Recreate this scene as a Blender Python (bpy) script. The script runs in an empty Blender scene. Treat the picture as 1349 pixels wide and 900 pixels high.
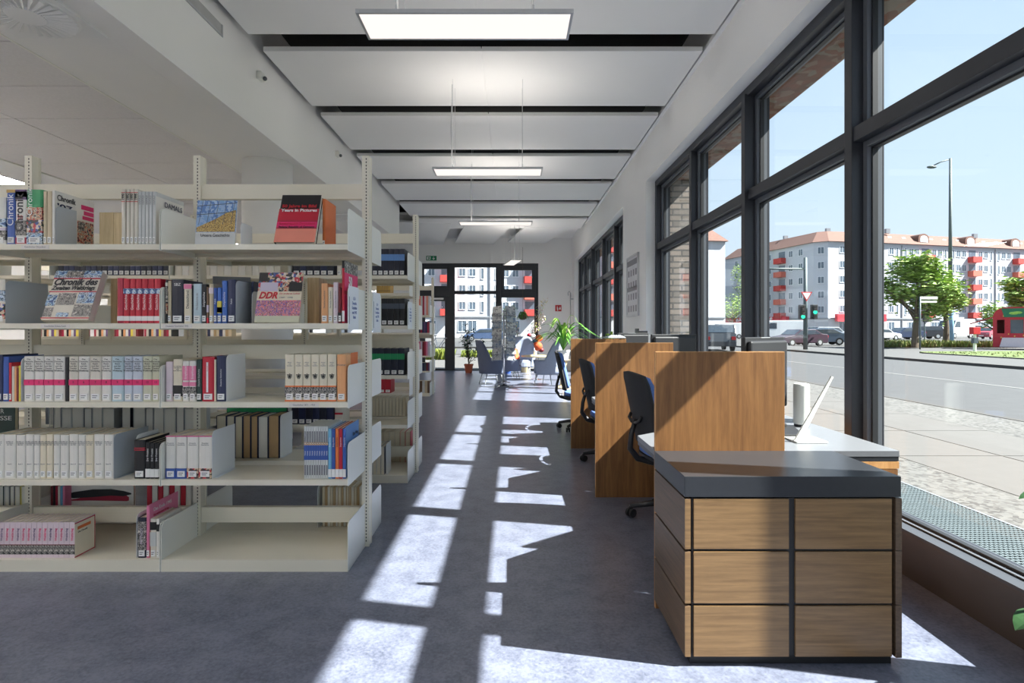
import bpy, math, random
from mathutils import Matrix, Vector, Euler
PI = math.pi
S = bpy.context.scene
COL = S.collection

# ------------------------------------------------------------------ camera
cam_data = bpy.data.cameras.new('camera')
cam = bpy.data.objects.new('camera', cam_data)
COL.objects.link(cam)
H = 1.32
FPX = 760.0
cam.location = (0, 0, H)
cam.rotation_euler = (PI/2, 0, 0)
cam_data.sensor_width = 36.0
cam_data.lens = FPX*36.0/1349.0
cam_data.shift_x = (674.5-673.5)/1349.0
cam_data.shift_y = -(450.0-434.0)/1349.0
cam_data.clip_start = 0.05
cam_data.clip_end = 600
S.camera = cam

# ------------------------------------------------------------------ sky, sun, exposure
world = bpy.data.worlds.new('sky')
S.world = world
world.use_nodes = True
wn, wl = world.node_tree.nodes, world.node_tree.links
wn.clear()
w_out = wn.new('ShaderNodeOutputWorld')
w_bg = wn.new('ShaderNodeBackground')
w_tc = wn.new('ShaderNodeTexCoord')
w_sep = wn.new('ShaderNodeSeparateXYZ')
w_ramp = wn.new('ShaderNodeValToRGB')
wl.new(w_tc.outputs['Generated'], w_sep.inputs[0])
wl.new(w_sep.outputs['Z'], w_ramp.inputs[0])
wl.new(w_ramp.outputs[0], w_bg.inputs[0])
wl.new(w_bg.outputs[0], w_out.inputs[0])
w_ramp.color_ramp.elements[0].position = 0.0
w_ramp.color_ramp.elements[0].color = (0.72, 0.80, 0.90, 1)
w_ramp.color_ramp.elements[1].position = 0.55
w_ramp.color_ramp.elements[1].color = (0.46, 0.62, 0.85, 1)
e = w_ramp.color_ramp.elements.new(0.2)
e.color = (0.60, 0.74, 0.91, 1)
SKY = 0.88
w_bg.inputs[1].default_value = SKY

SUN_DIR = Vector((-0.97, 0.2135, -1.0)).normalized()
sd = bpy.data.lights.new('sun', 'SUN')
sd.energy = 16.5
sd.angle = math.radians(0.6)
sd.color = (1.0, 0.975, 0.94)
sun = bpy.data.objects.new('sun', sd)
COL.objects.link(sun)
sun.location = (30, -8, 30)
sun.rotation_euler = SUN_DIR.to_track_quat('-Z', 'Y').to_euler()

LAMP_DOWN = 1.15     # the diffusers of the pendant lights as seen
ADDED_UPGLOW = 8.5       # added upward glow on their unseen tops
CEIL_LAMP = 54.0      # recessed square lights of the low ceiling, some added out of view

S.view_settings.view_transform = 'Standard'
S.view_settings.look = 'None'
S.view_settings.exposure = 0.56
S.view_settings.gamma = 1.0
S.view_settings.use_curve_mapping = False
cy = S.cycles
cy.use_denoising = True
cy.max_bounces = 9
cy.diffuse_bounces = 5
cy.glossy_bounces = 3
cy.transmission_bounces = 4
cy.transparent_max_bounces = 24
cy.sample_clamp_indirect = 6.0
cy.caustics_reflective = False
cy.caustics_refractive = False

# ------------------------------------------------------------------ helpers
def srgb(r, g, b):
    f = lambda c: (c/12.92 if c <= 0.04045 else ((c+0.055)/1.055)**2.4)
    return (f(r/255.0), f(g/255.0), f(b/255.0))

def new_mat(name):
    m = bpy.data.materials.new(name)
    m.use_nodes = True
    nt = m.node_tree
    nt.nodes.clear()
    o = nt.nodes.new('ShaderNodeOutputMaterial')
    b = nt.nodes.new('ShaderNodeBsdfPrincipled')
    nt.links.new(b.outputs[0], o.inputs[0])
    return m, nt, b

def mat(name, col, rough=0.5, metal=0.0, spec=0.5, var=0.06, scale=8.0, bump=0.0, stretch=(1, 1, 1), coords='Object'):
    """plain surface with a soft procedural colour variation"""
    m, nt, b = new_mat(name)
    b.inputs['Roughness'].default_value = rough
    b.inputs['Metallic'].default_value = metal
    b.inputs['Specular IOR Level'].default_value = spec
    tc = nt.nodes.new('ShaderNodeTexCoord')
    mp = nt.nodes.new('ShaderNodeMapping')
    mp.inputs['Scale'].default_value = stretch
    nz = nt.nodes.new('ShaderNodeTexNoise')
    nz.inputs['Scale'].default_value = scale
    nz.inputs['Detail'].default_value = 4
    rp = nt.nodes.new('ShaderNodeValToRGB')
    nt.links.new(tc.outputs[coords], mp.inputs[0])
    nt.links.new(mp.outputs[0], nz.inputs[0])
    nt.links.new(nz.outputs[0], rp.inputs[0])
    nt.links.new(rp.outputs[0], b.inputs['Base Color'])
    rp.color_ramp.elements[0].position = 0.3
    rp.color_ramp.elements[1].position = 0.7
    rp.color_ramp.elements[0].color = tuple(c*(1-var) for c in col) + (1,)
    rp.color_ramp.elements[1].color = tuple(min(1, c*(1+var)) for c in col) + (1,)
    if bump:
        bp = nt.nodes.new('ShaderNodeBump')
        bp.inputs['Strength'].default_value = bump
        bp.inputs['Distance'].default_value = 0.002
        nt.links.new(nz.outputs[0], bp.inputs['Height'])
        nt.links.new(bp.outputs[0], b.inputs['Normal'])
    return m

def emis(name, col, strength):
    m = bpy.data.materials.new(name)
    m.use_nodes = True
    nt = m.node_tree
    nt.nodes.clear()
    o = nt.nodes.new('ShaderNodeOutputMaterial')
    e = nt.nodes.new('ShaderNodeEmission')
    e.inputs[0].default_value = tuple(col) + (1,)
    e.inputs[1].default_value = strength
    nt.links.new(e.outputs[0], o.inputs[0])
    return m

def mat_steps(name, cols, scale=20.0, rough=0.45, kind='noise', stretch=(1, 1, 1), pos=None, offset=(0, 0, 0)):
    """printed picture: stepped colours from a noise or cell pattern"""
    m, nt, b = new_mat(name)
    b.inputs['Roughness'].default_value = rough
    tc = nt.nodes.new('ShaderNodeTexCoord')
    mp = nt.nodes.new('ShaderNodeMapping')
    mp.inputs['Scale'].default_value = stretch
    mp.inputs['Location'].default_value = offset
    rp = nt.nodes.new('ShaderNodeValToRGB')
    rp.color_ramp.interpolation = 'CONSTANT'
    if kind == 'cells':
        tx = nt.nodes.new('ShaderNodeTexVoronoi')
        tx.inputs['Scale'].default_value = scale
        sp = nt.nodes.new('ShaderNodeSeparateColor')
        nt.links.new(tx.outputs['Color'], sp.inputs[0])
        fac = sp.outputs[0]
    else:
        tx = nt.nodes.new('ShaderNodeTexNoise')
        tx.inputs['Scale'].default_value = scale
        tx.inputs['Detail'].default_value = 3
        fac = tx.outputs[0]
    nt.links.new(tc.outputs['Object'], mp.inputs[0])
    nt.links.new(mp.outputs[0], tx.inputs[0])
    nt.links.new(fac, rp.inputs[0])
    nt.links.new(rp.outputs[0], b.inputs['Base Color'])
    n = len(cols)
    lo, hi = (0.0, 1.0) if kind == 'cells' else (0.34, 0.66)
    els = rp.color_ramp.elements
    while len(els) < n:
        els.new(0.5)
    for i, c in enumerate(cols):
        els[i].position = 0.0 if i == 0 else (pos[i] if pos else lo + (hi-lo)*i/n)
        els[i].color = tuple(c) + (1,)
    return m

def mat_wood(name, c0, c1, grain=(9, 9, 0.8), rough=0.4, scale=6.0):
    m, nt, b = new_mat(name)
    b.inputs['Roughness'].default_value = rough
    tc = nt.nodes.new('ShaderNodeTexCoord')
    mp = nt.nodes.new('ShaderNodeMapping')
    mp.inputs['Scale'].default_value = grain
    nz = nt.nodes.new('ShaderNodeTexNoise')
    nz.inputs['Scale'].default_value = scale
    nz.inputs['Detail'].default_value = 6
    nz.inputs['Distortion'].default_value = 0.6
    nz2 = nt.nodes.new('ShaderNodeTexNoise')
    nz2.inputs['Scale'].default_value = scale*9
    nz2.inputs['Detail'].default_value = 3
    mx = nt.nodes.new('ShaderNodeMath')
    mx.operation = 'MULTIPLY_ADD'
    mx.inputs[1].default_value = 0.35
    rp = nt.nodes.new('ShaderNodeValToRGB')
    nt.links.new(tc.outputs['Object'], mp.inputs[0])
    nt.links.new(mp.outputs[0], nz.inputs[0])
    nt.links.new(mp.outputs[0], nz2.inputs[0])
    nt.links.new(nz2.outputs[0], mx.inputs[0])
    nt.links.new(nz.outputs[0], mx.inputs[2])
    nt.links.new(mx.outputs[0], rp.inputs[0])
    rp.color_ramp.elements[0].position = 0.48
    rp.color_ramp.elements[1].position = 0.86
    rp.color_ramp.elements[0].color = tuple(c0) + (1,)
    rp.color_ramp.elements[1].color = tuple(c1) + (1,)
    nt.links.new(rp.outputs[0], b.inputs['Base Color'])
    return m

def mat_glass(name, tint=(0.97, 0.99, 0.98), gloss=1.0):
    m = bpy.data.materials.new(name)
    m.use_nodes = True
    nt = m.node_tree
    nt.nodes.clear()
    o = nt.nodes.new('ShaderNodeOutputMaterial')
    mx = nt.nodes.new('ShaderNodeMixShader')
    fr = nt.nodes.new('ShaderNodeLayerWeight')
    fr.inputs['Blend'].default_value = 0.5
    pw = nt.nodes.new('ShaderNodeMath')
    pw.operation = 'POWER'
    pw.inputs[1].default_value = 4.5
    nt.links.new(fr.outputs['Facing'], pw.inputs[0])
    ml = nt.nodes.new('ShaderNodeMath')
    ml.operation = 'MULTIPLY_ADD'
    ml.inputs[1].default_value = 0.45*gloss
    ml.inputs[2].default_value = 0.022*gloss
    tr = nt.nodes.new('ShaderNodeBsdfTransparent')
    tr.inputs[0].default_value = tuple(tint) + (1,)
    gl = nt.nodes.new('ShaderNodeBsdfGlossy')
    gl.inputs['Roughness'].default_value = 0.0
    nt.links.new(pw.outputs[0], ml.inputs[0])
    nt.links.new(ml.outputs[0], mx.inputs[0])
    nt.links.new(tr.outputs[0], mx.inputs[1])
    nt.links.new(gl.outputs[0], mx.inputs[2])
    nt.links.new(mx.outputs[0], o.inputs[0])
    return m

class MB:
    """collects geometry of one mesh; every shape takes a material slot index"""
    def __init__(self):
        self.v, self.f, self.m = [], [], []
    def add(self, vs, fs, mi=0, M=None):
        o = len(self.v)
        for p in vs:
            p = Vector(p)
            self.v.append(tuple(M @ p) if M else tuple(p))
        for f in fs:
            self.f.append([o+i for i in f])
            self.m.append(mi)
        return self
    def box(self, x0, x1, y0, y1, z0, z1, mi=0, M=None):
        if x0 > x1: x0, x1 = x1, x0
        if y0 > y1: y0, y1 = y1, y0
        if z0 > z1: z0, z1 = z1, z0
        vs = [(x0, y0, z0), (x1, y0, z0), (x1, y1, z0), (x0, y1, z0), (x0, y0, z1), (x1, y0, z1), (x1, y1, z1), (x0, y1, z1)]
        fs = [(0, 3, 2, 1), (4, 5, 6, 7), (0, 1, 5, 4), (1, 2, 6, 5), (2, 3, 7, 6), (3, 0, 4, 7)]
        return self.add(vs, fs, mi, M)
    def prism(self, poly, a0, a1, axis='z', mi=0, M=None):
        """poly: 2D points counter-clockwise; extruded along axis from a0 to a1"""
        n = len(poly)
        def P(p, a):
            if axis == 'z': return (p[0], p[1], a)
            if axis == 'x': return (a, p[0], p[1])
            return (p[0], a, p[1])
        vs = [P(p, a0) for p in poly] + [P(p, a1) for p in poly]
        fs = [tuple(range(n-1, -1, -1)), tuple(range(n, 2*n))] + [(i, (i+1) % n, n+(i+1) % n, n+i) for i in range(n)]
        if axis == 'y':
            fs = [tuple(reversed(f)) for f in fs]
        return self.add(vs, fs, mi, M)
    def tube(self, pts, r, n=8, mi=0, M=None, caps=True):
        pts = [Vector(p) for p in pts]
        rs = r if isinstance(r, (list, tuple)) else [r]*len(pts)
        vs, fs = [], []
        prev = None
        for i, p in enumerate(pts):
            if i == 0: t = pts[1]-p
            elif i == len(pts)-1: t = p-pts[i-1]
            else: t = (pts[i+1]-p).normalized()+(p-pts[i-1]).normalized()
            t.normalize()
            a = prev if prev is not None else (Vector((0, 0, 1)) if abs(t.z) < 0.9 else Vector((1, 0, 0)))
            b1 = (a - t*a.dot(t)).normalized()
            prev = b1
            b2 = t.cross(b1)
            for k in range(n):
                q = 2*PI*k/n
                vs.append(tuple(p+(b1*math.cos(q)+b2*math.sin(q))*rs[i]))
        for i in range(len(pts)-1):
            for k in range(n):
                fs.append((i*n+k, i*n+(k+1) % n, (i+1)*n+(k+1) % n, (i+1)*n+k))
        if caps:
            fs.append(tuple(range(n-1, -1, -1)))
            fs.append(tuple((len(pts)-1)*n+k for k in range(n)))
        return self.add(vs, fs, mi, M)
    def lathe(self, prof, c=(0, 0), n=24, mi=0, M=None):
        """prof: (radius, z) from bottom to top"""
        vs, fs = [], []
        for r, z in prof:
            for k in range(n):
                q = 2*PI*k/n
                vs.append((c[0]+r*math.cos(q), c[1]+r*math.sin(q), z))
        for i in range(len(prof)-1):
            for k in range(n):
                fs.append((i*n+k, i*n+(k+1) % n, (i+1)*n+(k+1) % n, (i+1)*n+k))
        fs.append(tuple(range(n-1, -1, -1)))
        fs.append(tuple((len(prof)-1)*n+k for k in range(n)))
        return self.add(vs, fs, mi, M)
    def ball(self, c, r, n=12, mi=0, M=None):
        rx, ry, rz = r if isinstance(r, (list, tuple)) else (r, r, r)
        vs = [(c[0], c[1], c[2]-rz)]
        m = n//2
        for i in range(1, m):
            a = -PI/2+PI*i/m
            for k in range(n):
                q = 2*PI*k/n
                vs.append((c[0]+rx*math.cos(a)*math.cos(q), c[1]+ry*math.cos(a)*math.sin(q), c[2]+rz*math.sin(a)))
        vs.append((c[0], c[1], c[2]+rz))
        fs = [(0, 1+(k+1) % n, 1+k) for k in range(n)]
        for i in range(m-2):
            for k in range(n):
                fs.append((1+i*n+k, 1+i*n+(k+1) % n, 1+(i+1)*n+(k+1) % n, 1+(i+1)*n+k))
        L = len(vs)-1
        fs += [(1+(m-2)*n+k, 1+(m-2)*n+(k+1) % n, L) for k in range(n)]
        return self.add(vs, fs, mi, M)
    def mesh(self, name, mats):
        me = bpy.data.meshes.new(name)
        me.from_pydata(self.v, [], self.f)
        for m in (mats if isinstance(mats, (list, tuple)) else [mats]):
            me.materials.append(m)
        for p, mi in zip(me.polygons, self.m):
            p.material_index = mi
        return me
    def build(self, name, mats, parent=None, bevel=0, smooth=False, solid=0, sub=0, seg=2):
        o = bpy.data.objects.new(name, self.mesh(name, mats))
        COL.objects.link(o)
        if smooth:
            for p in o.data.polygons: p.use_smooth = True
        if solid:
            md = o.modifiers.new('thickness', 'SOLIDIFY'); md.thickness = solid; md.offset = 0
        if sub:
            md = o.modifiers.new('smooth', 'SUBSURF'); md.levels = sub; md.render_levels = sub
        if bevel:
            md = o.modifiers.new('edges', 'BEVEL'); md.width = bevel; md.segments = seg; md.limit_method = 'ANGLE'
        if parent is not None:
            adopt(o, parent)
        return o

def basis(o):
    M = Matrix.LocRotScale(o.location, o.rotation_euler, o.scale)
    if o.parent is not None:
        return basis(o.parent) @ o.matrix_parent_inverse @ M
    return M

def adopt(o, parent):
    o.parent = parent
    o.matrix_parent_inverse = basis(parent).inverted()

def tag(o, label, cat, group=None, kind=None):
    if label: o['label'] = label
    if cat: o['category'] = cat
    if group: o['group'] = group
    if kind: o['kind'] = kind
    return o

def thing(name, label, cat, loc=(0, 0, 0), rz=0.0, group=None, kind=None):
    o = bpy.data.objects.new(name, None)
    o.empty_display_size = 0.1
    COL.objects.link(o)
    o.location = loc
    o.rotation_euler = (0, 0, rz)
    return tag(o, label, cat, group, kind)

def kids(o):
    return [c for c in COL.objects if c.parent is o]

KID = {}
def copy_tree(o, parent=None, deep=0):
    c = o.copy()
    COL.objects.link(c)
    if parent is not None:
        c.parent = parent
    for ch in list(o.children):
        copy_tree(ch, c, deep+1)
    return c

def struct(name, mb, m, parent=None, **kw):
    o = mb.build(name, m, parent, **kw)
    if parent is None:
        o['kind'] = 'structure'
    return o

TMESH = {}
def text_mesh(body, size, m, align='CENTER', bold=0.0, ext=0.0002, spacing=1.0, shear=0.0, valign='CENTER', line=1.0, name='lettering'):
    """lettering as plain mesh data, cached"""
    k = (body, round(size, 5), m.name, align, bold, ext, shear, line, spacing, valign)
    if k not in TMESH:
        c = bpy.data.curves.new(name, 'FONT')
        c.body = body; c.size = size; c.align_x = align; c.align_y = valign; c.extrude = ext; c.offset = bold*size
        c.space_character = spacing; c.shear = shear; c.space_line = line; c.resolution_u = 3
        t = bpy.data.objects.new(name, c)
        me = bpy.data.meshes.new_from_object(t)
        me.materials.clear(); me.materials.append(m)
        for p in me.polygons: p.material_index = 0
        bpy.data.objects.remove(t)
        TMESH[k] = me
    return TMESH[k]

def text(body, size, m, M, parent=None, name='lettering', fit=None, **k):
    """lettering; M places the text plane; fit = width in metres"""
    me = text_mesh(body, size, m, **k)
    o = bpy.data.objects.new(name, me)
    COL.objects.link(o)
    sx = 1.0
    if fit and len(me.vertices):
        xs = [v.co.x for v in me.vertices]
        sx = fit/max(1e-6, max(xs)-min(xs))
    o.location, rot, o.scale = (M @ Matrix.Diagonal((sx, 1, 1, 1))).decompose()
    o.rotation_euler = rot.to_euler()
    if parent is not None:
        adopt(o, parent)
    return o

def T(x, y, z): return Matrix.Translation((x, y, z))
def RX(a): return Matrix.Rotation(a, 4, 'X')
def RY(a): return Matrix.Rotation(a, 4, 'Y')
def RZ(a): return Matrix.Rotation(a, 4, 'Z')
FRONT = RX(PI/2)                 # text facing -Y
RIGHT = RZ(PI/2) @ RX(PI/2)      # text facing +X

def wx(px, Y): return (px-673.5)*Y/FPX
def wz(py, Y): return H-(py-434.0)*Y/FPX

# ------------------------------------------------------------------ materials
M_white = mat('white_paint', (0.90, 0.895, 0.875), 0.7, var=0.012, scale=1.5)
M_panelwhite = mat('panel_white', (0.88, 0.88, 0.865), 0.6, var=0.01, scale=1.5)
M_tile = mat('mineral_tile', (0.80, 0.78, 0.78), 0.9, var=0.035, scale=60, bump=0.4)
M_vaneback = mat('vane_shadow', (0.035, 0.035, 0.035), 0.8)
M_joint = mat('tile_joint', (0.22, 0.21, 0.21), 0.8)
M_void = mat('dark_void', (0.03, 0.03, 0.03), 0.9)
M_frame = mat('anthracite_frame', srgb(44, 46, 52), 0.42, var=0.04, scale=3)
M_framegrey = mat('grey_sash', srgb(92, 96, 102), 0.45, var=0.04, scale=3)
M_gasket = mat('black_gasket', (0.012, 0.013, 0.015), 0.5)
M_sillbrown = mat('sill_panel', srgb(74, 68, 64), 0.5, var=0.05, scale=4)
M_sillgrey = mat('sill_grey', srgb(66, 69, 74), 0.45, var=0.03)
M_alu = mat('aluminium', (0.55, 0.56, 0.57), 0.35, 0.6)
M_glass = mat_glass('window_glass', gloss=0.8)
M_cream = mat('cream_steel', srgb(232, 226, 208), 0.3, var=0.012, scale=3)
M_plate = mat('white_steel', srgb(236, 236, 228), 0.28, var=0.01, scale=3)
M_hole = mat('slot_dark', (0.10, 0.095, 0.08), 0.8)
M_bookend = mat('bookend_white', srgb(226, 230, 232), 0.3, var=0.015, scale=5)
M_bookendgrey = mat('bookend_grey', srgb(180, 188, 194), 0.35, var=0.02, scale=5)
M_pages = mat('paper_pages', srgb(226, 216, 192), 0.9, var=0.07, scale=3, stretch=(220, 1, 1))
M_pageswhite = mat('white_pages', srgb(228, 225, 216), 0.9, var=0.05, scale=3, stretch=(220, 1, 1))
M_pagestan = mat('tan_pages', srgb(192, 160, 118), 0.9, var=0.08, scale=3, stretch=(220, 1, 1))
M_sticker = mat('sticker_white', srgb(240, 240, 238), 0.6, var=0.01)
M_ink = mat('print_black', (0.015, 0.015, 0.016), 0.6)
M_inkgrey = mat('print_grey', (0.16, 0.16, 0.18), 0.6)
M_redink = mat('print_red', srgb(196, 30, 44), 0.5)
M_whiteink = mat('print_white', (0.85, 0.85, 0.84), 0.5)
M_black = mat('black_plastic', (0.018, 0.018, 0.02), 0.42)
M_blacksoft = mat('black_mesh', (0.022, 0.023, 0.027), 0.8, bump=0.5, scale=300)
M_chrome = mat('chrome', (0.75, 0.75, 0.76), 0.2, 1.0, var=0.01)
M_steel = mat('satin_steel', (0.62, 0.63, 0.64), 0.3, 0.8, var=0.02)
M_blue = mat('blue_fabric', srgb(92, 124, 188), 0.85, var=0.12, scale=90)
M_navyfab = mat('navy_fabric', srgb(44, 58, 118), 0.85, var=0.12, scale=90)
M_desk = mat('grey_laminate', srgb(112, 114, 118), 0.34, var=0.03, scale=40)
M_top = mat('anthracite_laminate', srgb(44, 46, 50), 0.32, var=0.05, scale=50)
M_carcass = mat('black_carcass', (0.012, 0.012, 0.013), 0.6)
M_oak = mat_wood('orange_oak', srgb(114, 76, 42), srgb(148, 104, 60), (9, 9, 0.5), 0.45, 4)
M_oakedge = mat_wood('oak_edge', srgb(176, 124, 70), srgb(208, 158, 104), (6, 6, 0.5), 0.45, 5)
M_drawer = mat_wood('drawer_veneer', srgb(110, 84, 54), srgb(138, 108, 72), (1.0, 8, 24), 0.35, 3)
M_sideveneer = mat_wood('side_veneer', srgb(80, 64, 50), srgb(106, 86, 68), (8, 1.0, 22), 0.4, 4)  # darker than the drawers: shade of the cabinet sides put into the colour
M_lightwood = mat_wood('light_wood', srgb(196, 172, 128), srgb(226, 206, 164), (8, 8, 0.5), 0.5, 5)
M_terra = mat('terracotta', srgb(186, 96, 66), 0.8, var=0.08)
M_soil = mat('soil', (0.05, 0.035, 0.025), 0.95, var=0.3, scale=80)
M_leaf = mat('leaf_green', srgb(86, 140, 52), 0.45, var=0.25, scale=10)
M_leafdark = mat('leaf_dark', srgb(36, 68, 34), 0.4, var=0.25, scale=10)
M_leafbright = mat('leaf_bright', srgb(158, 196, 84), 0.45, var=0.2, scale=10)
M_bark = mat('bark', srgb(96, 84, 70), 0.9, var=0.25, scale=14)
M_armchair = mat('grey_blue_felt', srgb(148, 156, 176), 0.9, var=0.06, scale=60)
M_armchairdark = mat('slate_felt', srgb(108, 115, 136), 0.9, var=0.06, scale=60)

def mat_floor():
    m, nt, b = new_mat('linoleum')
    N, L = nt.nodes, nt.links
    tc = N.new('ShaderNodeTexCoord')
    n1 = N.new('ShaderNodeTexNoise'); n1.inputs['Scale'].default_value = 7.0; n1.inputs['Detail'].default_value = 8; n1.inputs['Roughness'].default_value = 0.7
    n2 = N.new('ShaderNodeTexNoise'); n2.inputs['Scale'].default_value = 60; n2.inputs['Detail'].default_value = 4
    v = N.new('ShaderNodeTexVoronoi'); v.inputs['Scale'].default_value = 110
    sp = N.new('ShaderNodeSeparateColor')
    a = N.new('ShaderNodeMath'); a.operation = 'MULTIPLY_ADD'; a.inputs[1].default_value = 0.55
    c = N.new('ShaderNodeMath'); c.operation = 'MULTIPLY_ADD'; c.inputs[1].default_value = 0.16
    rp = N.new('ShaderNodeValToRGB')
    for t in (n1, n2, v): L.new(tc.outputs['Object'], t.inputs[0])
    L.new(n2.outputs[0], a.inputs[0]); L.new(n1.outputs[0], a.inputs[2])
    L.new(v.outputs['Color'], sp.inputs[0]); L.new(sp.outputs[0], c.inputs[0]); L.new(a.outputs[0], c.inputs[2])
    L.new(c.outputs[0], rp.inputs[0])
    rp.color_ramp.elements[0].position = 0.55; rp.color_ramp.elements[0].color = (0.068, 0.078, 0.114, 1)
    rp.color_ramp.elements[1].position = 1.1 if False else 1.0; rp.color_ramp.elements[1].color = (0.185, 0.203, 0.268, 1)
    L.new(rp.outputs[0], b.inputs['Base Color'])
    rr = N.new('ShaderNodeMapRange'); rr.inputs['To Min'].default_value = 0.29; rr.inputs['To Max'].default_value = 0.33
    L.new(n1.outputs[0], rr.inputs[0]); L.new(rr.outputs[0], b.inputs['Roughness'])
    bp = N.new('ShaderNodeBump'); bp.inputs['Strength'].default_value = 0.12; bp.inputs['Distance'].default_value = 0.002
    L.new(n2.outputs[0], bp.inputs['Height']); L.new(bp.outputs[0], b.inputs['Normal'])
    return m
M_floor = mat_floor()

def mat_brick(name, c1, c2, mortar, scale=1.0, axis='yz'):
    m, nt, b = new_mat(name)
    N, L = nt.nodes, nt.links
    b.inputs['Roughness'].default_value = 0.9
    tc = N.new('ShaderNodeTexCoord'); sp = N.new('ShaderNodeSeparateXYZ'); cb = N.new('ShaderNodeCombineXYZ')
    br = N.new('ShaderNodeTexBrick')
    br.inputs['Scale'].default_value = scale
    br.inputs['Brick Width'].default_value = 0.26; br.inputs['Row Height'].default_value = 0.085; br.inputs['Mortar Size'].default_value = 0.012
    br.inputs['Color1'].default_value = tuple(c1)+(1,); br.inputs['Color2'].default_value = tuple(c2)+(1,); br.inputs['Mortar'].default_value = tuple(mortar)+(1,)
    L.new(tc.outputs['Object'], sp.inputs[0])
    L.new(sp.outputs['Y' if axis[0] == 'y' else 'X'], cb.inputs[0]); L.new(sp.outputs['Z' if axis[1] == 'z' else 'X'], cb.inputs[1])
    L.new(cb.outputs[0], br.inputs[0]); L.new(br.outputs[0], b.inputs['Base Color'])
    return m
M_brick = mat_brick('pale_brick', srgb(196, 168, 148), srgb(168, 150, 134), srgb(176, 172, 162))
M_bricksoffit = mat_steps('brick_soffit', [srgb(130, 92, 76), srgb(140, 118, 102), srgb(118, 88, 74), srgb(132, 122, 108)], 14, 0.9, 'cells', (1, 1, 1))
M_brickreveal = mat_brick('brick_reveal', srgb(150, 138, 128), srgb(112, 106, 100), srgb(84, 82, 80), axis='xz')
# ------------------------------------------------------------------ room shell
XW, XF, YB, YR, XL = 1.95, 2.08, 18.5, -4.5, -9.2     # right wall, its frames, back wall, rear wall, left wall
ZT, ZH, ZP = 3.304, 3.46, 4.045                       # low ceiling, window head, panel underside
o = struct('floor', MB().box(XL, 2.16, YR, YB+0.1, -0.12, 0.0), M_floor)

w = MB()
w.box(XW, 2.28, YR, YB+0.3, ZH, 4.55)
for a, b_ in ((YR-0.3, -3.2), (8.35, 10.07), (17.8, YB+0.3)):
    w.box(XW, 2.28, a, b_, 0, ZH)
struct('wall_right', w, M_white)
w = MB()
w.box(2.28, 2.66, YR-0.3, YB+0.3, ZH+0.02, 5.6, 0)
for a, b_ in ((YR-0.3, -3.2), (8.35, 10.07), (17.8, YB+0.3)):
    w.box(2.28, 2.66, a+0.001, b_-0.001, -0.3, ZH+0.02, 1)
struct('wall_right_brick', w, [M_bricksoffit, M_brickreveal])
w = MB()
w.box(XL-0.2, -7.6, YB, YB+0.25, 0, 4.55)
w.box(-7.6, -4.2, YB, YB+0.25, 2.7, 4.55); w.box(-7.6, -4.2, YB, YB+0.25, 0, 0.5)
w.box(-4.2, -2.935, YB, YB+0.25, 0, 4.55)
w.box(-2.935, 0.868, YB, YB+0.25, 3.44, 4.55)
w.box(0.868, XW, YB, YB+0.25, 0, 4.55)
struct('wall_back', w, M_white)
w = MB()
w.box(XL-0.2, XL, YR-0.3, YB, 0, 4.55)
struct('wall_left', w, M_white)
w = MB()
w.box(XL, -8.0, YR-0.3, YR, 0, 4.55); w.box(1.2, XW, YR-0.3, YR, 0, 4.55)
w.box(-8.0, 1.2, YR-0.3, YR, 3.1, 4.55)
struct('wall_rear', w, M_white)

# low ceiling on the left: beam, plaster strip, mineral tiles
w = MB()
w.box(-2.73, -2.52, YR, 12.8, ZT, 4.55)
w.box(-4.9, -2.52, 12.8, 13.0, ZT, 4.55); w.box(-4.9, -4.7, 13.0, YB, ZT, 4.55)
struct('ceiling_beam', w, M_white)
w = MB()
w.box(-3.435, -2.731, YR, 12.8, ZT, ZT+0.1)
w.box(XL, -5.98, YR, YB, ZT, ZT+0.1)
w.box(-5.98, -4.9, 15.9, YB, ZT, ZT+0.1); w.box(-4.9, -3.435, 12.3, 12.8, ZT, ZT+0.1)
struct('ceiling_plaster', w, M_white)
w = MB()
yy = 3.98-0.73*12
k = 0
while yy < 15.9:
    for a in (-4.685, -5.935):
        if not (yy > 12.2 and a > -4.8):
            w.box(a+0.008, a+1.242, yy+0.008, min(yy+0.722, 15.9), ZT+0.004, ZT+0.03, 0)
    yy += 0.73
w.box(-5.98, -3.435, YR, 15.9, ZT+0.03, ZT+0.1, 1)
w.box(-3.437, -3.42, YR, 12.3, ZT-0.006, ZT+0.02, 2)
w.box(-5.985, -5.96, YR, 15.9, ZT-0.004, ZT+0.02, 2)
struct('ceiling_tiles', w, [M_tile, M_joint, M_plate])

# high ceiling: dark space with white panels below it
struct('ceiling', MB().box(XL, 2.2, YR-0.3, YB+0.3, 4.55, 4.65), M_void)
struct('ceiling_far', MB().box(-4.7, XW, 14.72, YB, 4.25, 4.31), M_white)
struct('trim_1', MB().box(1.905, XW, YR, 15.1, 4.065, 4.105), M_panelwhite)
k = -4
while k < 6:
    y0 = 5.65+1.71*k
    w = MB()
    w.box(-2.43, -0.297, y0, y0+1.388, ZP, ZP+0.048)
    w.box(-0.290, 1.875, y0, y0+1.388, ZP, ZP+0.048)
    w.box(-0.2975, -0.2895, y0+0.002, y0+1.386, ZP-0.0015, ZP+0.03)
    w.box(-2.2, 1.7, y0+0.2, y0+0.24, ZP+0.05, ZP+0.09, 1); w.box(-2.2, 1.7, y0+1.0, y0+1.04, ZP+0.05, ZP+0.09, 1)
    struct('ceiling_panel', w, [M_panelwhite, M_steel], bevel=0.004)
    k += 1
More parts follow.
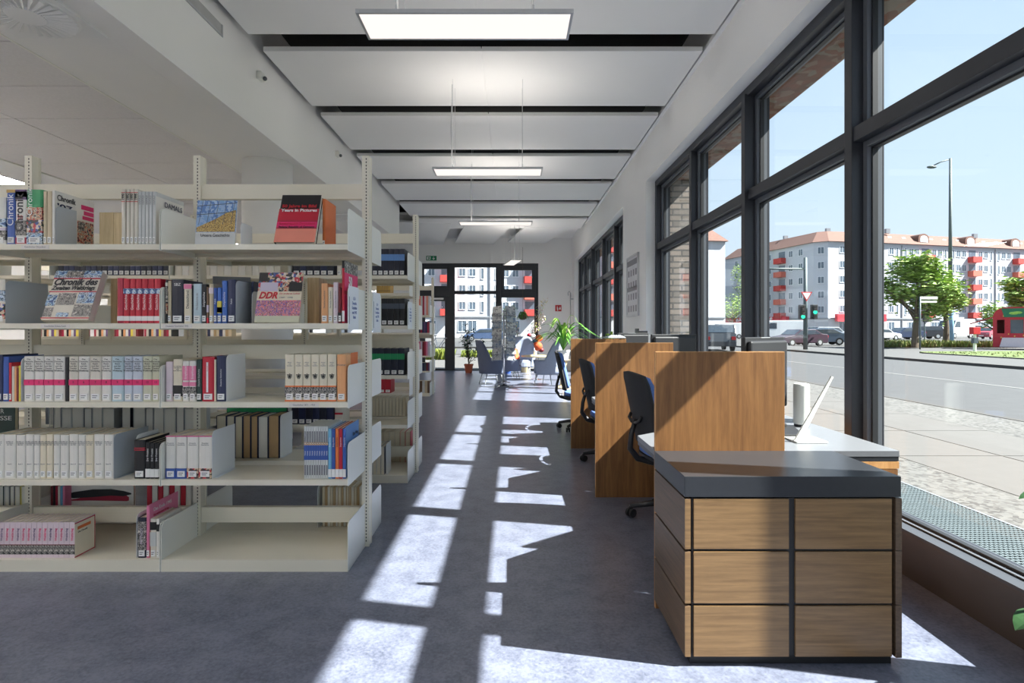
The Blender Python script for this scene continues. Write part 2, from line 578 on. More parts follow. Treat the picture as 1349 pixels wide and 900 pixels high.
for (ax, ay, wd, ln) in ((-2.86, 14.6, 1.35, 3.9), (-1.19, 14.9, 1.22, 3.35), (0.375, 15.3, 1.19, 2.75)):
    w = MB().box(0, wd, 0, ln, 0, 0.048)
    o = struct('ceiling_panel', w, M_panelwhite, bevel=0.004)
    o.location = (ax, ay, 4.035); o.rotation_euler = (0, 0, math.radians(10))

w = MB(); w.lathe([(0.282, 0.0), (0.282, ZT)], (-2.91, 6.89), 48)
struct('column', w, M_white, smooth=False)
for p in COL.objects['column'].data.polygons:
    p.use_smooth = len(p.vertices) == 4

# ------------------------------------------------------------------ windows of the street side
def glazed_band(name, y0, y1, mull, heavy):
    r = thing(name, None, None, (XF, (y0+y1)/2, 0)); r['kind'] = 'structure'
    f = MB()
    f.box(XF, 2.28, y0, y1, 3.38, ZH); f.box(2.165, 2.28, y0, y1, 0.240, 0.266)
    f.box(XF, 2.28, y0, y0+0.075, 0.3, 3.38); f.box(XF, 2.28, y1-0.075, y1, 0.3, 3.38)
    f.build('window_frame', M_frame, r, bevel=0.003)
    s = MB()
    s.prism([(2.11, 0), (2.28, 0), (2.28, 0.249), (2.08, 0.249), (2.08, 0.235)][::-1], y0, y1, 'y', 0)
    s.build('sill_panel', M_sillbrown, r)
    MB().box(2.075, 2.18, y0, y1, 0.250, 0.264).build('window_sill', M_sillgrey, r)
    ed = [y0+0.075] + [m for m in mull] + [y1-0.075]
    for m in mull:
        hv = m in heavy
        MB().box(XF-(0.02 if hv else 0.0), 2.28, m-0.04, m+0.04, 0.264, 3.40).build('mullion', M_frame, r, bevel=0.003)
    for i in range(len(ed)-1):
        a = ed[i] + (0.04 if i else 0); b_ = ed[i+1] - (0.04 if i < len(ed)-2 else 0)
        MB().box(2.09, 2.26, a, b_, 2.465, 2.555).build('transom', M_frame, r, bevel=0.003)
        for (z0, z1) in ((0.267, 2.465), (2.555, 3.38)):
            q = MB()
            t = 0.04
            for (ya, yb, za, zb) in ((a, a+t, z0, z1), (b_-t, b_, z0, z1), (a+t, b_-t, z1-t, z1), (a+t, b_-t, z0, z0+(0.006 if z0 < 1 else 0.03))):
                q.box(2.15, 2.24, ya, yb, za, zb, 0)
            g = 0.012
            zb0 = z0+(0.006 if z0 < 1 else 0.03)
            for (ya, yb, za, zb) in ((a+t, a+t+g, zb0, z1-t), (b_-t-g, b_-t, zb0, z1-t), (a+t, b_-t, z1-t-g, z1-t), (a+t, b_-t, zb0, zb0+g)):
                q.box(2.175, 2.21, ya, yb, za, zb, 1)
            s_ = q.build('sash', [M_framegrey, M_gasket], r, bevel=0.002)
            MB().box(2.19, 2.196, a+t, b_-t, zb0, z1-t).build('pane', M_glass, s_)
    return r
window_1 = glazed_band('window_1', -3.2, 8.35, [-2.86, -1.26, 0.42, 2.08, 3.565, 5.13, 6.71], [-1.26, 2.08, 3.555, 5.13])
window_2 = glazed_band('window_2', 10.07, 17.8, [11.58, 13.2, 14.87, 16.5], [11.58, 14.87])

KB = 18.5/17.9
ZB = lambda z: H+(z-H)*KB if z > 0.2 else z
# ------------------------------------------------------------------ glazed end wall with its door
r = thing('window_3', None, None, (0, YB, H)); r3_ = r; r['kind'] = 'structure'
Y0, Y1 = YB+0.02, YB+0.16
f = MB()
f.box(-2.84, 0.84, Y0, Y1, 3.27, 3.37); f.box(0.75, 0.84, Y0, Y1, 0, 3.27); f.box(-2.84, -2.78, Y0, Y1, 0, 3.27)
f.box(-1.86, 0.84, Y0, Y1, 0, 0.055)
f.box(-1.78, -0.32, Y0+0.02, Y1-0.02, 2.44, 2.50)
f.build('window_frame', M_frame, r, bevel=0.004)
MB().box(-1.93, -1.78, Y0-0.02, Y1, 0, 3.3).build('mullion', M_frame, r, bevel=0.004)
MB().box(-0.46, -0.33, Y0-0.01, Y1, 0.05, 3.3).build('mullion', M_frame, r, bevel=0.004)
MB().box(-2.78, -1.93, Y0, Y1, 2.36, 2.60).build('transom', M_frame, r, bevel=0.004)
MB().box(-0.33, 0.75, Y0, Y1, 2.34, 2.46).build('transom', M_frame, r, bevel=0.004)
def ring(x0, x1, z0, z1, t, ya, yb, nm, m, par):
    q = MB()
    for bx in ((x0, x0+t, z0, z1), (x1-t, x1, z0, z1), (x0+t, x1-t, z0, z0+t), (x0+t, x1-t, z1-t, z1)):
        q.box(bx[0], bx[1], ya, yb, bx[2], bx[3])
    return q.build(nm, m, par, bevel=0.003)
for (x0, x1, z0, z1, t) in ((-2.78, -1.93, 2.60, 3.27, 0.07), (-0.33, 0.75, 2.46, 3.27, 0.11), (-1.78, -0.46, 2.50, 3.27, 0.02),
                            (-1.78, -0.46, 0.055, 2.44, 0.02), (-0.33, 0.75, 0.055, 2.34, 0.03)):
    sh = ring(x0, x1, z0, z1, t, Y0+0.01, Y1-0.02, 'sash', M_frame, r)
    MB().box(x0+t, x1-t, Y0+0.07, Y0+0.078, z0+t, z1-t).build('pane', M_glass, sh)
d = thing('door_1', None, None, (0, YB, H)); d['kind'] = 'structure'
q = MB()
for bx in ((-2.78, -2.68, 0.01, 2.355), (-2.06, -1.93, 0.01, 2.355), (-2.68, -2.06, 0.01, 0.10), (-2.68, -2.06, 2.20, 2.355)):
    q.box(bx[0], bx[1], Y0, Y1-0.03, bx[2], bx[3])
lf = q.build('door_leaf', M_frame, d, bevel=0.004)
MB().box(-2.68, -2.06, Y0+0.06, Y0+0.068, 0.10, 2.20).build('pane', M_glass, lf)
MB().box(-2.60, -2.10, Y0-0.05, Y0-0.0, 2.24, 2.30).build('door_closer', M_steel, d, bevel=0.004)
MB().tube([(-2.0, Y0-0.002, 1.05), (-2.0, Y0-0.06, 1.05), (-2.12, Y0-0.06, 1.05)], 0.011).build('door_handle', M_steel, d, smooth=True)
r.scale = (KB, 1, KB); d.scale = (KB, 1, KB)

# far-left window, and an added glass front behind the viewpoint for daylight
def simple_window(name, x0, x1, z0, z1, yc, n):
    r = thing(name, None, None, ((x0+x1)/2, yc, z0)); r['kind'] = 'structure'
    ring(x0, x1, z0, z1, 0.07, yc, yc+0.12, 'window_frame', M_frame, r)
    st = (x1-x0)/n
    for i in range(1, n):
        MB().box(x0+st*i-0.04, x0+st*i+0.04, yc, yc+0.12, z0+0.07, z1-0.07).build('mullion', M_frame, r)
    for i in range(n):
        MB().box(x0+st*i+(0.07 if i == 0 else 0.04), x0+st*(i+1)-(0.07 if i == n-1 else 0.04), yc+0.05, yc+0.056, z0+0.07, z1-0.07).build('pane', M_glass, r)
simple_window('window_4', -7.6, -4.2, 0.5, 2.7, YB+0.08, 3)
simple_window('added_rear_window', -8.0, 1.2, 0.02, 3.1, YR-0.2, 6)  # unseen glazing added to let daylight in from behind

# ------------------------------------------------------------------ pendant and recessed lights
M_diff = emis('lamp_diffuser', (1.0, 0.90, 0.84), LAMP_DOWN/2**0.56)
M_addedup = emis('added_upglow', (1.0, 0.93, 0.86), ADDED_UPGLOW)
M_recess = emis('recessed_light', (1.0, 0.93, 0.86), CEIL_LAMP)
M_addedupstrong = emis('added_upglow_strong', (1.0, 0.94, 0.89), 55.0)  # stronger upward glow for the added lights on the left
def pendant(x, y, rz, label, up=None):
    r = thing('pendant_light', label, 'ceiling light', (x, y, 3.06), rz, 'suspended flat light panels')
    L = Matrix.Translation((x, y, 3.06)) @ RZ(rz)
    def P(mb, n, m, **k): return mb.build(n, m, r, **k)
    q = MB()
    for bx in ((-0.60, 0.60, -0.15, -0.135), (-0.60, 0.60, 0.135, 0.15), (-0.60, -0.585, -0.135, 0.135), (0.585, 0.60, -0.135, 0.135)):
        q.box(*bx, 0, 0.022, M=L)
    P(q, 'lamp_frame', M_alu)
    P(MB().box(-0.585, 0.585, -0.135, 0.135, 0.002, 0.012, M=L), 'diffuser', M_diff)
    P(MB().box(-0.57, 0.57, -0.12, 0.12, 0.0225, 0.026, M=L), 'added_top_glow', up or M_addedup)  # added glowing top, unseen from below, brightens the ceiling
    P(MB().box(-0.13, 0.0, -0.03, 0.03, 0.028, 0.05, M=L), 'driver_box', M_alu)
    for (cx, cy_) in ((-0.38, -0.12), (-0.38, 0.12), (0.38, -0.12), (0.38, 0.12)):
        P(MB().tube([(cx, cy_, 0.02), (cx, cy_, 1.3)], 0.0018, 5, M=L).tube([(cx, cy_, 0.02), (cx, cy_, 0.06)], 0.006, 6, M=L), 'suspension_wire', M_steel)
    P(MB().tube([(-0.40, 0.02, 0.04), (-0.41, 0.0, 0.5), (-0.40, 0.02, 0.9), (-0.39, 0, 1.3)], 0.005, 6, M=L), 'power_cable', M_inkgrey if False else M_alu)
    return r
pendant(-0.257, 3.32, 0, 'largest suspended flat light panel, nearest, above the front shelving and drawer cabinet')
pendant(-0.257, 6.40, 0, 'second suspended flat light panel down the aisle, crosswise')
pendant(-0.257, 9.50, 0, 'third suspended flat light panel down the aisle, seen nearly edge on')
pendant(0.03, 15.1, math.radians(100), 'small suspended flat light panel turned lengthwise in front of the end wall windows')
pendant(-0.257, 0.15, 0, 'suspended flat light panel over the viewpoint')
pendant(-0.257, -2.9, 0, 'suspended flat light panel behind the viewpoint')

for (x, y, L_) in ((-6.9, 4.6, 'added unseen light panel over the left aisle'), (-6.9, 1.6, 'added unseen light panel beyond the left picture edge, nearer the viewpoint'), (-4.4, 0.6, 'added unseen light panel left of the viewpoint over the open floor'), (-4.4, -2.2, 'added unseen light panel near the rear glass front')):  # unseen lights added to brighten the low ceiling on the left
    LP_ = pendant(x, y, 0, L_, M_addedupstrong)
    LP_.location.z = 2.78
def ceiling_light(x, y, label):
    r = thing('ceiling_light', label, 'ceiling light', (x, y, ZT), 0, 'recessed lights of the low ceiling')
    ring_ = MB()
    for bx in ((-0.31, 0.31, -0.31, -0.29), (-0.31, 0.31, 0.29, 0.31), (-0.31, -0.29, -0.29, 0.29), (0.29, 0.31, -0.29, 0.29)):
        ring_.box(x+bx[0], x+bx[1], y+bx[2], y+bx[3], ZT-0.008, ZT+0.002)
    ring_.build('lamp_frame', M_alu, r)
    MB().box(x-0.29, x+0.29, y-0.29, y+0.29, ZT-0.006, ZT-0.001).build('diffuser', M_recess, r)
for (x, y, L_) in ((-6.86, 7.6, 'square recessed light just above the top shelf at the left picture edge'), (-6.62, 10.6, 'square recessed light above the far low shelving'),
                   (-6.62, 1.4, 'added unseen square recessed light left of the viewpoint'), (-6.62, -1.6, 'added unseen square recessed light in the rear corner by the solid wall'), (-4.3, -3.2, 'added unseen square recessed light in the tiles near the rear glass front'), (-6.62, 13.4, 'square recessed light farthest back over the reading tables')):  # those beside and behind the viewpoint are added to brighten the room
    ceiling_light(x, y, L_)

# swirl air diffusers in the plaster strip
def swirl(x, y, label):
    r = thing('air_diffuser', label, 'air diffuser', (x, y, ZT), 0, 'round swirl air diffusers')
    MB().box(x-0.3, x+0.3, y-0.3, y+0.3, ZT-0.016, ZT-0.001).build('face_plate', M_panelwhite, r, bevel=0.002)
    MB().lathe([(0.275, ZT-0.0185), (0.275, ZT-0.0165)], (x, y), 48).build('dark_opening', M_vaneback, r)
    q = MB()
    for k in range(32):
        a = 2*PI*k/32
        M = T(x, y, ZT-0.030) @ RZ(a) @ T(0.18, 0, 0) @ RX(math.radians(-25))
        q.prism([(-0.082, -0.0045), (0.085, -0.0125), (0.085, 0.0125), (-0.082, 0.0045)], -0.0015, 0.0015, 'z', M=M)
    q.lathe([(0.275, ZT-0.02), (0.283, ZT-0.013)], (x, y), 48)
    q.build('vanes', M_panelwhite, r)
    MB().lathe([(0.105, ZT-0.034), (0.11, ZT-0.016)], (x, y), 32).lathe([(0.008, ZT-0.03), (0.008, ZT-0.02)], (x, y), 10).build('hub', M_panelwhite, r)
swirl(-3.03, 3.60, 'large round swirl air diffuser in the plaster strip, cut by the top of the picture')
swirl(-3.09, 10.2, 'small distant round swirl air diffuser seen above the book with the red cover')

r = thing('air_vent', 'long grey air slot high on the white ceiling beam', 'air vent', (-2.52, 3.7, 3.87))
q = MB().box(-2.519, -2.512, 2.4, 5.03, 3.865, 3.885).box(-2.519, -2.512, 5.01, 5.03, 3.885, 3.97)
q.build('vent_edge', M_alu, r)
MB().box(-2.519, -2.516, 2.4, 5.01, 3.885, 3.97).build('vent_opening', mat('vent_grey', (0.5, 0.5, 0.49), 0.7), r)
def sensor(y, label):
    r = thing('motion_sensor', label, 'sensor', (-2.50, y, 3.82))
    MB().box(-2.521, -2.47, y-0.05, y+0.05, 3.80, 3.88).build('sensor_body', M_plate, r, bevel=0.01)
    MB().ball((-2.455, y, 3.82), 0.022).build('sensor_lens', M_framegrey, r)
sensor(5.75, 'small white motion sensor on the ceiling beam behind the nearest pendant light')
sensor(8.3, 'small white motion sensor on the beam, above the end upright of the front shelving')

# signs on the end wall
r = thing('exit_sign', 'green exit sign with running figure and arrow above the glazed door', 'sign', (-2.47, YB, 3.53))
M_green = mat('sign_green', srgb(20, 130, 84), 0.5)
MB().box(-2.64, -2.31, YB-0.03, YB, 3.455, 3.60).build('sign_board', M_green, r, bevel=0.002)
q = MB()
y_ = YB-0.0325
q.box(-2.615, -2.50, y_, YB-0.03, 3.475, 3.58, 0)
q.build('door_symbol', M_whiteink, r)
q = MB()
q.prism([(-2.575, 3.485), (-2.56, 3.485), (-2.545, 3.515), (-2.535, 3.495), (-2.52, 3.495), (-2.53, 3.53), (-2.545, 3.545), (-2.525, 3.535), (-2.52, 3.545), (-2.55, 3.56), (-2.58, 3.55), (-2.585, 3.53), (-2.575, 3.535), (-2.56, 3.54), (-2.57, 3.52)], y_-0.002, y_, 'y')
q.ball((-2.54, y_-0.001, 3.568), (0.009, 0.002, 0.009))
q.build('running_figure', M_green, r)
q = MB().box(-2.41, -2.395, y_, YB-0.03, 3.50, 3.58).prism([(-2.4025, 3.47), (-2.36, 3.52), (-2.375, 3.535), (-2.4025, 3.50), (-2.43, 3.535), (-2.445, 3.52)], y_, YB-0.03, 'y')
q.build('arrow', M_whiteink, r)
r.location.x -= 0.083; r.location.z += 0.074
r = thing('fire_sign', 'small red fire extinguisher sign on the white end wall', 'sign', (1.46, YB, 1.98))
M_signred = mat('sign_red', srgb(190, 32, 40), 0.5)
MB().box(1.36, 1.56, YB-0.006, YB, 1.88, 2.08).build('sign_board', M_signred, r)
q = MB()
y_ = YB-0.008
q.prism([(1.42, 1.90), (1.455, 1.90), (1.455, 2.00), (1.4375, 2.015), (1.42, 2.00)], y_, YB-0.006, 'y').box(1.415, 1.45, y_, YB-0.006, 2.025, 2.04).box(1.40, 1.407, y_, YB-0.006, 1.95, 2.03)
q.prism([(1.49, 1.93), (1.53, 1.93), (1.535, 1.97), (1.515, 2.05), (1.50, 2.0), (1.485, 1.97)], y_, YB-0.006, 'y')
q.build('extinguisher_symbol', M_whiteink, r)
r.location.x += 0.05; r.location.z += 0.02
r = thing('window_crank', 'thin grey window crank rod hanging in the corner by the end wall', 'window crank', (1.86, 18.1, 0.4))
MB().tube([(1.86, 18.1, 0.5), (1.86, 18.1, 2.46)], 0.018, 8).build('rod', M_alu, r, smooth=True)
MB().tube([(1.86, 18.1, 2.46), (1.82, 18.1, 2.52), (1.78, 18.1, 2.46), (1.79, 18.1, 2.38)], 0.016, 8).build('hook', M_alu, r)
for z_ in (2.25, 0.6):
    MB().box(1.85, 1.951, 18.07, 18.13, z_, z_+0.05).build('wall_bracket', M_alu, r)

# framed photograph on the pier between the two window bands
r = thing('framed_photograph', 'framed black and white photograph of an apartment block on the wall between the windows', 'picture', (XW, 9.2, 1.9))
ya, yb, za, zb = 8.78, 9.62, 1.53, 2.50
q = MB()
for bx in ((ya, ya+0.03, za, zb), (yb-0.03, yb, za, zb), (ya+0.03, yb-0.03, za, za+0.03), (ya+0.03, yb-0.03, zb-0.03, zb)):
    q.box(XW-0.03, XW, bx[0], bx[1], bx[2], bx[3])
q.build('picture_frame', M_alu, r)
M_ph = mat('photo_light', (0.62, 0.62, 0.63), 0.35); M_phd = mat('photo_dark', (0.13, 0.13, 0.14), 0.35)
q = MB().box(XW-0.02, XW, ya+0.03, yb-0.03, za+0.03, zb-0.03, 0)
q.box(XW-0.0215, XW-0.02, ya+0.03, yb-0.03, zb-0.16, zb-0.07, 1); q.box(XW-0.0215, XW-0.02, ya+0.03, yb-0.03, 1.93, 2.0, 1)
for i in range(4):
    for j in range(4):
        q.box(XW-0.0215, XW-0.02, ya+0.1+i*0.18, ya+0.19+i*0.18, 1.6+j*0.19, 1.70+j*0.19, 1)
q.build('photo_print', [M_ph, M_phd], r)
# ------------------------------------------------------------------ library shelving
BAY = 1.025
XR = -0.885
LEV = [0.065, 0.50, 0.924, 1.353, 1.784]

def plate_poly(h):
    """side plate outline in (depth, height), front at depth 0"""
    r = 0.035
    pts = [(0.362, 0.0), (0.362, h)]
    for k in range(5):
        a = PI/2+PI/2*k/4
        pts.append((r+r*math.cos(a), h-r+r*math.sin(a)))
    pts.append((0.0, 0.0))
    return pts[::-1]

def shelving(label, yc, xr, n, rows=LEV, holes=True, top=2.377, depth=0.365, sides=(1, -1)):
    """double sided steel shelving; yc = plane of the uprights' front faces"""
    r = thing('shelving_unit', label, 'bookshelf', (xr-n*BAY/2, yc+0.035, 0), 0, 'cream steel library shelving')
    yf = yc-depth
    cyy = yc+0.035
    up = None
    for i in range(n+1):
        bx = xr-i*BAY
        if up is None:
            q = MB()
            q.box(-0.022, 0.022, 0, 0.012, 0.0, top)
            q.box(-0.022, 0.022, 0.058, 0.07, 0.0, top)
            q.box(-0.019, 0.019, 0.012, 0.058, 0.0, top)
            if holes:
                z = 0.03
                while z < top-0.02:
                    q.box(0.001, 0.007, -0.0006, 0.001, z, z+0.011, 1)
                    z += 0.02
            up = q.mesh('upright', [M_cream, M_hole])
        o = bpy.data.objects.new('upright', up)
        COL.objects.link(o)
        o.location = (bx, yc, 0)
        adopt(o, r)
    pm = MB().prism(plate_poly(0.235), -0.0015, 0.0015, 'x').mesh('side_plate', M_plate)
    pb = MB().prism(plate_poly(0.268), -0.0015, 0.0015, 'x').mesh('side_plate', M_plate)
    sm = MB()
    wd = BAY-0.012
    sm.box(0, wd, 0, 0.345, -0.006, 0)
    sm.box(0, wd, 0, 0.012, -0.030, -0.006)
    sm.box(0, wd, 0.333, 0.345, -0.030, -0.006)
    sm.box(0, wd, 0.012, 0.022, -0.030, -0.026)
    smesh = sm.mesh('shelf', M_cream)
    bm_ = MB()
    bm_.box(0, wd, 0, 0.35, -0.006, 0)
    bm_.box(0, wd, 0, 0.004, -0.065, -0.006)
    bmesh_ = bm_.mesh('shelf', M_cream)
    def put(me, nm, loc, flip=False):
        o = bpy.data.objects.new(nm, me)
        COL.objects.link(o)
        o.location = loc
        if flip: o.rotation_euler = (0, 0, PI)
        adopt(o, r)
        return o
    for i in range(n):
        x0, x1 = xr-(i+1)*BAY, xr-i*BAY
        for s in sides:
            for k, z in enumerate(rows):
                base = (k == 0)
                me = bmesh_ if base else smesh
                if s == 1:
                    put(me, 'shelf', (x0+0.006, yf, z))
                    for px_ in (x0+0.0045, x1-0.0045):
                        put(pb if base else pm, 'side_plate', (px_, yf, 0 if base else z-0.035))
                else:
                    put(me, 'shelf', (x1-0.006, 2*cyy-yf, z), True)
                    for px_ in (x0+0.0045, x1-0.0045):
                        put(pb if base else pm, 'side_plate', (px_, 2*cyy-yf, 0 if base else z-0.035), True)
        MB().box(x0+0.006, x1-0.006, yc-0.014, yc+0.084, rows[0]-0.006, rows[0]-0.0005).build('base_strip', M_cream, r)
        for z0, z1 in ((2.115, 2.205), (1.14, 1.225), (0.143, 0.235)):
            MB().box(x0+0.022, x1-0.022, yc+0.012, yc+0.05, z0, z1).build('rail', M_cream, r)
    return r

unit_front = shelving('cream steel double sided shelving in the foreground with a nearly empty bottom right shelf', 3.505, XR, 4)
unit_second = shelving('cream steel shelving unit directly behind the foreground one, dark bound volumes at its right end', 5.315, XR, 5)
unit_third = shelving('cream steel shelving unit third from the front, mostly hidden behind the second', 7.75, -1.30, 5, holes=False)
unit_back = shelving('slender cream shelving unit standing farthest back, in front of the glazed door', 11.72, -1.60, 4, rows=[0.065, 0.50, 0.80, 1.25, 1.60, 1.95][:5], holes=False)

# ------------------------------------------------------------------ books
C = {}
def cm(name, r, g, b, rough=0.5, var=0.03):
    if name not in C:
        C[name] = mat('cover_'+name, srgb(r, g, b), rough, var=var, scale=14)
    return C[name]
cm('white', 232, 229, 221); cm('offwhite', 222, 216, 202); cm('ivory', 232, 222, 198); cm('greywhite', 206, 208, 206)
cm('paleblue', 190, 210, 218); cm('greenwhite', 206, 206, 182); cm('bluewhite', 200, 208, 220); cm('navy', 30, 40, 76); cm('darknavy', 22, 27, 46)
cm('black', 20, 20, 23); cm('blue', 52, 86, 160); cm('royal', 62, 104, 182); cm('red', 184, 26, 50); cm('crimson', 168, 34, 62); cm('magenta', 222, 42, 110)
cm('pink', 226, 130, 164); cm('orange', 226, 120, 62); cm('green', 24, 140, 84); cm('darkgreen', 28, 56, 52); cm('beige', 206, 190, 160); cm('tan', 190, 160, 118)
cm('brown', 110, 84, 62); cm('grey', 126, 130, 136); cm('teal', 66, 112, 124); cm('lightblue', 112, 178, 212); cm('gold', 196, 160, 88); cm('purple', 92, 66, 112); cm('pinkwhite', 224, 208, 214)
cm('yellow', 226, 208, 84); cm('slate', 72, 80, 92); cm('peach', 232, 170, 118); cm('salmon', 232, 142, 122); cm('darkred', 110, 24, 34); cm('lavender', 206, 196, 214); cm('bandblue', 96, 140, 196)
PH_bw = mat_steps('photo_grey', [srgb(30, 30, 32), srgb(90, 88, 86), srgb(160, 156, 150), srgb(60, 58, 58), srgb(214, 208, 198)], 60)
PH_red = mat_steps('photo_crowd_red', [srgb(60, 30, 34), srgb(190, 60, 60), srgb(226, 190, 150), srgb(120, 90, 80), srgb(230, 220, 200), srgb(30, 34, 50)], 55)
PH_blue = mat_steps('photo_blue', [srgb(40, 70, 120), srgb(120, 160, 200), srgb(206, 220, 230), srgb(70, 90, 110), srgb(180, 190, 200)], 40)
PH_mix = mat_steps('photo_mixed', [srgb(60, 44, 48), srgb(190, 60, 70), srgb(70, 90, 150), srgb(214, 190, 160), srgb(40, 60, 50), srgb(226, 214, 206)], 80, kind='cells')
PH_pinkblue = mat_steps('photo_dancers', [srgb(226, 120, 130), srgb(232, 160, 150), srgb(48, 88, 170), srgb(222, 130, 140), srgb(120, 70, 90), srgb(230, 180, 170)], 60)
PH_sky = mat_steps('photo_glass_roof', [srgb(120, 160, 206), srgb(150, 180, 214), srgb(90, 130, 190), srgb(170, 196, 222)], 18)
PH_ochre = mat_steps('photo_ochre', [srgb(70, 54, 36), srgb(190, 150, 70), srgb(214, 186, 110), srgb(110, 88, 60)], 50, stretch=(1, 4, 4))

STICK_LINES = True
MESHES = {}
def book(x, z, w, h, yf, d=0.22, cover='white', label=None, group=None, pages=None, fore=False, sticker=True,
         bands=(), name='book', M=None, rnd=True, y_in=0.0, hy=None):
    """a closed book standing upright; x = its left side, yf = plane of the spine (or of the page edges when fore=True)"""
    cov = C[cover] if isinstance(cover, str) else cover
    pages = pages or M_pages
    key = (round(w, 4), round(h, 4), round(d, 3), cov.name, fore, rnd, pages.name)
    t = 0.0025 if w > 0.012 else 0.0008
    if key not in MESHES:
        k = 0.0045 if (rnd and w > 0.014) else 0.0008
        out = [(0, d), (0, k), (w*.12, k*.35), (w*.5, 0), (w*.88, k*.35), (w, k), (w, d)]
        inn = [(w-t, d), (w-t, k+t), (t, k+t), (t, d)]
        q = MB()
        n = len(out)
        quads = [(0, 1, 9, 10), (1, 2, 3, 9), (3, 4, 5, 8), (3, 8, 9), (5, 6, 7, 8)]
        al = out+inn
        vs = [(p[0], p[1], 0) for p in al]+[(p[0], p[1], h) for p in al]
        N = len(al)
        fs = [tuple(reversed(f)) for f in quads]+[tuple(i+N for i in f) for f in quads]+[(i, (i+1) % N, N+(i+1) % N, N+i) for i in range(N)]
        if fore:
            vs = [(w-a, d-b, c) for (a, b, c) in vs]
        q.add(vs, fs)
        pg = MB()
        y0, y1 = k+t, d-0.004
        if fore: y0, y1 = d-y1, d-y0
        pg.box(t, w-t, y0, y1, 0.003, h-0.003)
        MESHES[key] = (q.mesh(name, cov), pg.mesh('page_block', pages))
    cmesh, pmesh = MESHES[key]
    o = bpy.data.objects.new(name, cmesh)
    COL.objects.link(o)
    if M is None:
        o.location = (x, yf, z+0.0005)
    else:
        o.location = M.to_translation(); o.rotation_euler = M.to_euler()
    tag(o, label, 'book', group)
    p = bpy.data.objects.new('page_block', pmesh)
    COL.objects.link(p); p.parent = o
    def band(z0, z1, m, nm='spine_band', y=-0.0007, x0=-0.0004, x1=None):
        b = MB().box(x0, (w+0.0004 if x1 is None else x1), y, 0.010, z0, z1).build(nm, m)
        b.parent = o
        return b
    if not fore:
        for bd in bands:
            z0, z1, m = bd[0]*h, bd[1]*h, bd[2]
            nm = bd[3] if len(bd) > 3 else ('spine_picture' if m in (PH_bw, PH_red, PH_blue, PH_mix, PH_pinkblue) else 'spine_band')
            band(z0, z1, C[m] if isinstance(m, str) else m, nm)
        if sticker and w > 0.012:
            ky = ('st', round(w, 4))
            if ky not in MESHES:
                q = MB().box(w*.14, w*.86, -0.0016, 0.004, 0.010, 0.042, 0)
                q.box(w*.24, w*.7, -0.0019, -0.0016, 0.029, 0.033, 1).box(w*.24, w*.6, -0.0019, -0.0016, 0.019, 0.023, 1)
                MESHES[ky] = q.mesh('shelf_mark_sticker', [M_sticker, M_inkgrey])
            s_ = bpy.data.objects.new('shelf_mark_sticker', MESHES[ky])
            COL.objects.link(s_); s_.parent = o
    return o

def spine_text(o, body, size, m, w, zc, up=True, fit=None, bold=0.0, line=1.0):
    """lettering on a spine; up = reads from bottom to top"""
    MM = T(w/2, -0.0012, zc) @ FRONT @ (RZ(PI/2) if up else Matrix.Identity(4))
    t = text(body, size, m, MM, None, 'spine_title', ext=0.0003, bold=bold, line=line)
    t.parent = o
    return t

YS = 3.165                       # spines on the front unit
def BX(p): return wx(p, YS)
ORD = ['first', 'second', 'third', 'fourth', 'fifth', 'sixth', 'seventh', 'eighth', 'ninth', 'tenth', 'eleventh', 'twelfth', 'thirteenth', 'fourteenth', 'fifteenth',
       'sixteenth', 'seventeenth', 'eighteenth', 'nineteenth', 'twentieth', 'twenty-first', 'twenty-second', 'twenty-third', 'twenty-fourth', 'twenty-fifth', 'twenty-sixth', 'twenty-seventh', 'twenty-eighth', 'twenty-ninth', 'thirtieth',
       'thirty-first', 'thirty-second', 'thirty-third', 'thirty-fourth', 'thirty-fifth', 'thirty-sixth', 'thirty-seventh', 'thirty-eighth', 'thirty-ninth', 'fortieth']
def put(p0, p1, top, row, cover, label, group=None, d=0.22, yf=YS, **k):
    x0, x1 = wx(p0, yf), wx(p1, yf)
    z = LEV[row]
    h = wz(top, yf)-z
    return book(x0+0.0006, z, x1-x0-0.0012, h, yf, d, cover, label, group, **k)

def bookend(x, z, yf, h, d, m, label, group='steel bookends', foot=0.1):
    """L shaped steel bookend: upright plate with a rounded front corner and a foot on the shelf"""
    r = 0.03
    pts = [(d, 0), (d, h)]
    for k in range(5):
        a = PI/2+PI/2*k/4
        pts.append((r+r*math.cos(a), h-r+r*math.sin(a)))
    pts.append((0, 0))
    q = thing('bookend', label, 'bookend', (x, yf, z), 0, group)
    MB().prism([(yf+a, z+b+0.001) for a, b in pts[::-1]], x, x+0.0018, 'x').build('upright_plate', m, q)
    MB().box(x+0.0018, x+0.0018+min(foot, 0.05), yf+0.02, yf+d-0.02, z+0.0002, z+0.0012).build('foot_plate', m, q)
    return q

# ---- top row, left to right
z5 = LEV[4]
b = put(-14, 7.4, 260, 4, 'white', 'white book with blue spine picture, cut by the left picture edge, top shelf', bands=[(0.38, 0.55, PH_blue), (0.3, 0.36, 'lavender'), (0.1, 0.3, PH_bw)])
b = put(8.6, 19.8, 250, 4, 'blue', 'tall blue chronicle volume on the top shelf at the left', d=0.27, bands=[(0.945, 1.0, 'gold')])
spine_text(b, 'Chronik', 0.052, M_whiteink, 0.043, 0.19)
b = put(20.2, 34.6, 250, 4, 'white', 'tall chronicle volume with purple top and black and red lettering on the top shelf', d=0.27, bands=[(0.82, 1.0, 'purple'), (0.86, 0.97, PH_blue, 'spine_portrait'), (0.17, 0.44, PH_bw), (0.02, 0.13, 'crimson')])
spine_text(b, 'Chronik', 0.062, M_ink, 0.045, 0.175, bold=0.02)
spine_text(b, '20', 0.03, M_redink, 0.052, 0.15, up=False)
